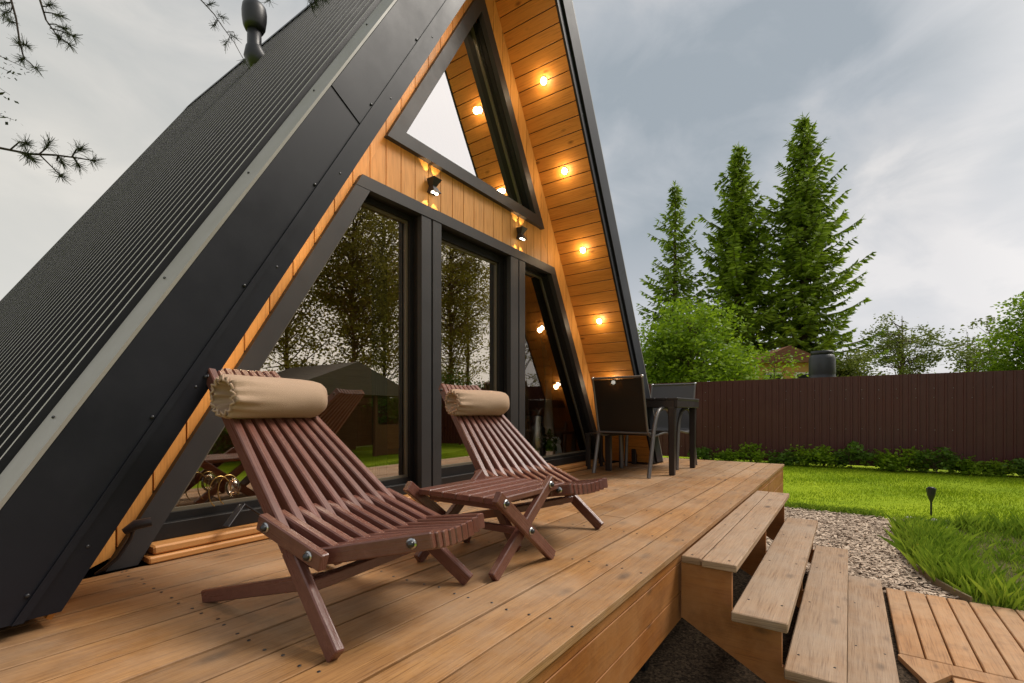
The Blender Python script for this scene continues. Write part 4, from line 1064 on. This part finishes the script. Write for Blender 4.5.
# plants along the foot of the fence
pl=[(712,13.6,.34,.38),(728,12.6,.32,.30),(752,12.3,.46,.46),(788,12.3,.34,.44),(808,11.9,.44,.42),(828,11.7,.52,.46),(852,11.5,.60,.50),(882,11.2,.42,.46),(904,11.0,.52,.50),(932,10.8,.50,.52),(962,10.5,.36,.44),(985,10.3,.26,.34),(1019,10.1,.46,.42)]
kinds=['beneath the table end','behind the right table leg','above the far deck corner','beside the deck corner','second to the left of the tallest one','just left of the tallest one','the tallest of the row','just right of the tallest one','below the gap between barrel and pine','under the open pine','right of centre, thinning','the smallest and thinnest of the row','at the right picture edge']
for i,(px,d,h,rx) in enumerate(pl):
    x,y=at(px,d); x=min(x,fx(y)-.12-rx*.55)
    leafy('fence_plant','leafy green plant at the fence foot, '+kinds[i],x,y,h,(rx*.8,h*.52),40+i,M['leaf'] if i%3 else M['leaf3'],22,32,.05,.12,.012,cat='plant',group='plants along the fence')
# ochre house beyond the fence
x,y=at(772,21.5); t=thing('neighbour_house','small ochre house with white corner boards glimpsed between the trees','house',(x,y,G),R(30))
mb=MB(); mb.box(-1.5,1.5,-1.3,1.3,0,3.3,.01,axis='x'); mb.build('wall',M['brick'],t)
mb=MB(); mb.prism([(-1.55,3.3),(1.55,3.3),(0,4.0)],'x',-1.7,1.7); mb.build('roof',M['redroof'],t)
for xx in (-.6,.6):
    mb=MB(); mb.box(-1.56,-1.5,xx-.35,xx+.35,1.9,2.9,.005,axis='z'); f=mb.build('window',M['white'],t); mb=MB(); mb.box(-1.58,-1.561,xx-.28,xx+.28,1.98,2.82,.002,axis='z'); mb.build('pane',M['framedark'],f)
for yy in (-1.33,1.21): mb=MB(); mb.box(-1.57,-1.5,yy,yy+.12,0,3.28,.004,axis='z'); mb.build('corner_board',M['white'],t)

# garden behind the viewer (seen mirrored in the window panes)
gz=thing('garden_pavilion','brown pavilion with grey pitched roof mirrored in the left window','pavilion',(8.3,-7.2,G))
mb=MB(); mb.prism([(-2.3,1.75),(2.3,1.75),(0,2.65)],'y',-1.6,1.6); mb.build('roof',M['slate'],gz)
mb=MB(); mb.box(-2.1,2.1,-1.3,-1.2,0,1.749,.01,axis='x'); mb.box(-2.1,-.9,1.2,1.3,0,1.749,.01,axis='x'); mb.box(.9,2.1,1.2,1.3,0,.9,.01,axis='x'); mb.build('wall',M['interior'],gz)
for xx in (-2.0,2.0,-.8,.8): mb=MB(); mb.box(xx-.05,xx+.05,1.3,1.4,0,1.749,.005); mb.build('post',M['interior'],gz)
wf=thing('board_fence','weathered board fence at the far side of the garden, mirrored low in the panes','fence',(10,-9.2,G),world=True)
mb=MB()
for i in range(170): x_=-4+i*.16; mb.box(x_,x_+.15,-9.2,-9.175,G+.03,1.2+random.uniform(-.02,.02),.002,axis='z')
mb.build('boards',M['interior'],wf)
mb=MB(); mb.box(-4,23,-9.174,-9.12,.9,.97,.003,axis='x'); mb.build('rail',M['interior'],wf)
for i,(x,y,h) in enumerate([(5.6,-7.6,2.3),(12.2,-8.2,2.6),(14.8,-8.3,3.0),(17.2,-8.2,2.7)]):
    leafy('leafy_shrub',['round shrub mirrored beside the pavilion','first of three shrubs mirrored in the middle pane','tallest of three shrubs mirrored in the middle pane','last of three shrubs mirrored in the middle pane'][i],x,y,h,(1.0,h*.46),90+i,M['leaf3'],40,80,.07,.35,.04,cat='shrub')
spots=[(1.5,-13,13,2.0),(4.2,-11,12,1.9),(6.3,-13.5,14,2.2),(8.6,-12,13,2.0),(10.6,-13,14.5,2.2),(12.6,-11.5,12,2.0),(15.5,-13,14,2.3),(18.5,-11.5,13,2.2),(21.5,-13,13,2.4),(-1.5,-12,13,2.2),(24.5,-11,12,2.4)]
words=['leftmost','second','third','fourth','fifth','sixth','seventh','eighth','ninth','far left','far right']
for i,(x,y,H,rx) in enumerate(spots):
    leafy('birch_tree','tall dark garden tree mirrored in the window panes, %s of the row'%words[i],x,y,H,(rx,H*.43),60+i,M['birch'],200 if 0<i<8 else 90,95,.078,.56,.09,group='trees mirrored in the panes')

# pine whose boughs hang into the picture at top left
def pine_boughs():
    r=np.random.default_rng(77); t=thing('pine_tree','pine with thin needled boughs hanging in at the top left','tree',(-2.6,4.6,G),world=True)
    mb=MB(); mb.tube([(-2.6,4.6,G),(-2.55,4.6,2.5),(-2.6,4.65,6.5),(-2.6,4.6,9.5)],[.17,.14,.10,.03],10); mb.build('trunk',M['bark'],t)
    def P3(px,py,d):
        rr=(px-512)/F*d; c,s=math.cos(R(YAW)),math.sin(R(YAW)); return Vector((d*c+rr*s,d*s-rr*c,CH-(py-411.22)/F*d))
    def bough(path,twigs,rad,nl=.075,nn=44):
        b=MB(); b.tube(path,[rad*(1-.8*k/len(path)) for k in range(len(path))],6); V=[]
        def tuft(p,d,n,l):
            for k in range(n):
                e=np.array(d)*r.uniform(.2,1.)+r.normal(size=3)*.55; e/=np.linalg.norm(e); ll=l*r.uniform(.6,1.1); s=np.cross(e,r.normal(size=3)); s/=np.linalg.norm(s); s*=.0017
                q=np.array(p)-np.array(d)*r.uniform(0,.04); V.extend([q-s,q+s,q+e*ll+s*.5,q+e*ll-s*.5])
        for a,c_ in twigs:
            a,c_=Vector(a),Vector(c_); m=(a+c_)/2+Vector(r.normal(size=3)*.012); b.tube([a,m,c_],[rad*.45,rad*.35,rad*.2],5); d=(c_-a).normalized(); tuft(c_,d,nn,nl)
            tuft(a.lerp(c_,.72),d,int(nn*.35),nl*.8)
        e=Vector(path[-1]); d=(e-Vector(path[-2])).normalized(); tuft(e,d,nn,nl); b.build('bough',M['pinebark'],t); quads_object('needles',np.array(V),4,M['needle'],t)
    D=3.1
    # lowest bough, reaching right at about eye height plus two metres
    m=[P3(-60,135,D),P3(0,148,D),P3(30,154,D),P3(55,155,D),P3(78,158,D),P3(96,161,D)]
    bough([Vector((-2.58,4.62,3.2))]+m,[(P3(10,150,D),P3(27,143,D-.05)),(P3(24,153,D),P3(33,160,D+.05)),(P3(38,155,D),P3(50,142,D+.03)),(P3(40,155,D),P3(63,178,D-.04)),(P3(58,155,D),P3(63,163,D+.04)),(P3(72,157,D),P3(82,147,D)),(P3(74,158,D),P3(80,168,D+.03)),(P3(15,151,D),P3(30,156,D-.03))],.011,.062,64)
    D=3.4
    m=[P3(-50,-60,D),P3(0,-20,D),P3(10,-4,D),P3(16,18,D),P3(20,44,D),P3(24,58,D),P3(38,70,D)]
    bough([Vector((-2.58,4.64,5.2))]+m,[(P3(13,5,D),P3(4,14,D)),(P3(17,25,D),P3(8,20,D)),(P3(20,42,D),P3(28,46,D)),(P3(21,46,D),P3(17,42,D)),(P3(24,58,D),P3(20,60,D)),(P3(12,2,D),P3(2,3,D))],.010,.06,56)
    m=[P3(10,-70,D),P3(30,-30,D),P3(40,0,D),P3(46,20,D),P3(56,34,D),P3(71,46,D)]
    bough([Vector((-2.58,4.64,5.6))]+m,[(P3(44,12,D),P3(62,16,D)),(P3(48,24,D),P3(66,29,D)),(P3(50,28,D),P3(74,36,D)),(P3(56,34,D),P3(60,40,D)),(P3(42,6,D),P3(52,4,D))],.010,.06,56)
    D=3.3
    m=[P3(120,-130,D),P3(180,-40,D),P3(201,0,D),P3(214,14,D),P3(222,26,D),P3(234,42,D),P3(246,64,D)]
    bough([Vector((-2.58,4.64,6.2))]+m,[(P3(206,6,D),P3(213,3,D)),(P3(213,13,D),P3(224,18,D)),(P3(218,20,D),P3(213,26,D)),(P3(226,32,D),P3(236,38,D)),(P3(230,36,D),P3(225,46,D))],.006,.05,26)
    D=3.0
    m=[P3(200,-190,D),P3(280,-60,D),P3(305,-14,D),P3(316,4,D)]
    bough([Vector((-2.58,4.64,6.5))]+m,[(P3(308,-8,D),P3(326,0,D)),(P3(306,-12,D),P3(312,8,D)),(P3(290,-40,D),P3(268,2,D))],.006,.055,34)
    D=3.0; b=MB(); V=[]
    for (y0,x1,y1) in ((68,18,76),(58,34,72),(82,10,95),(122,14,120)):
        a=P3(-40,y0-14,D); c_=P3(x1,y1,D); b.tube([Vector((-2.58,4.62,2.9+random.uniform(0,.4))),a,a.lerp(c_,.5)+Vector((0,0,.02)),c_],[.006,.004,.002,.001],5)
        for k in range(26):
            p=np.array(a.lerp(c_,r.uniform(.3,1.05)))+r.normal(size=3)*.018; A=r.normal(size=3)*.008; B=r.normal(size=3)*.005; V+=[p-A,p+B,p+A,p-B]
    b.build('bough',M['pinebark'],t); quads_object('needles',np.array(V),4,M['needle'],t)
pine_boughs()
for o in list(bpy.data.objects):
    if '_world' in o: del o['_world']
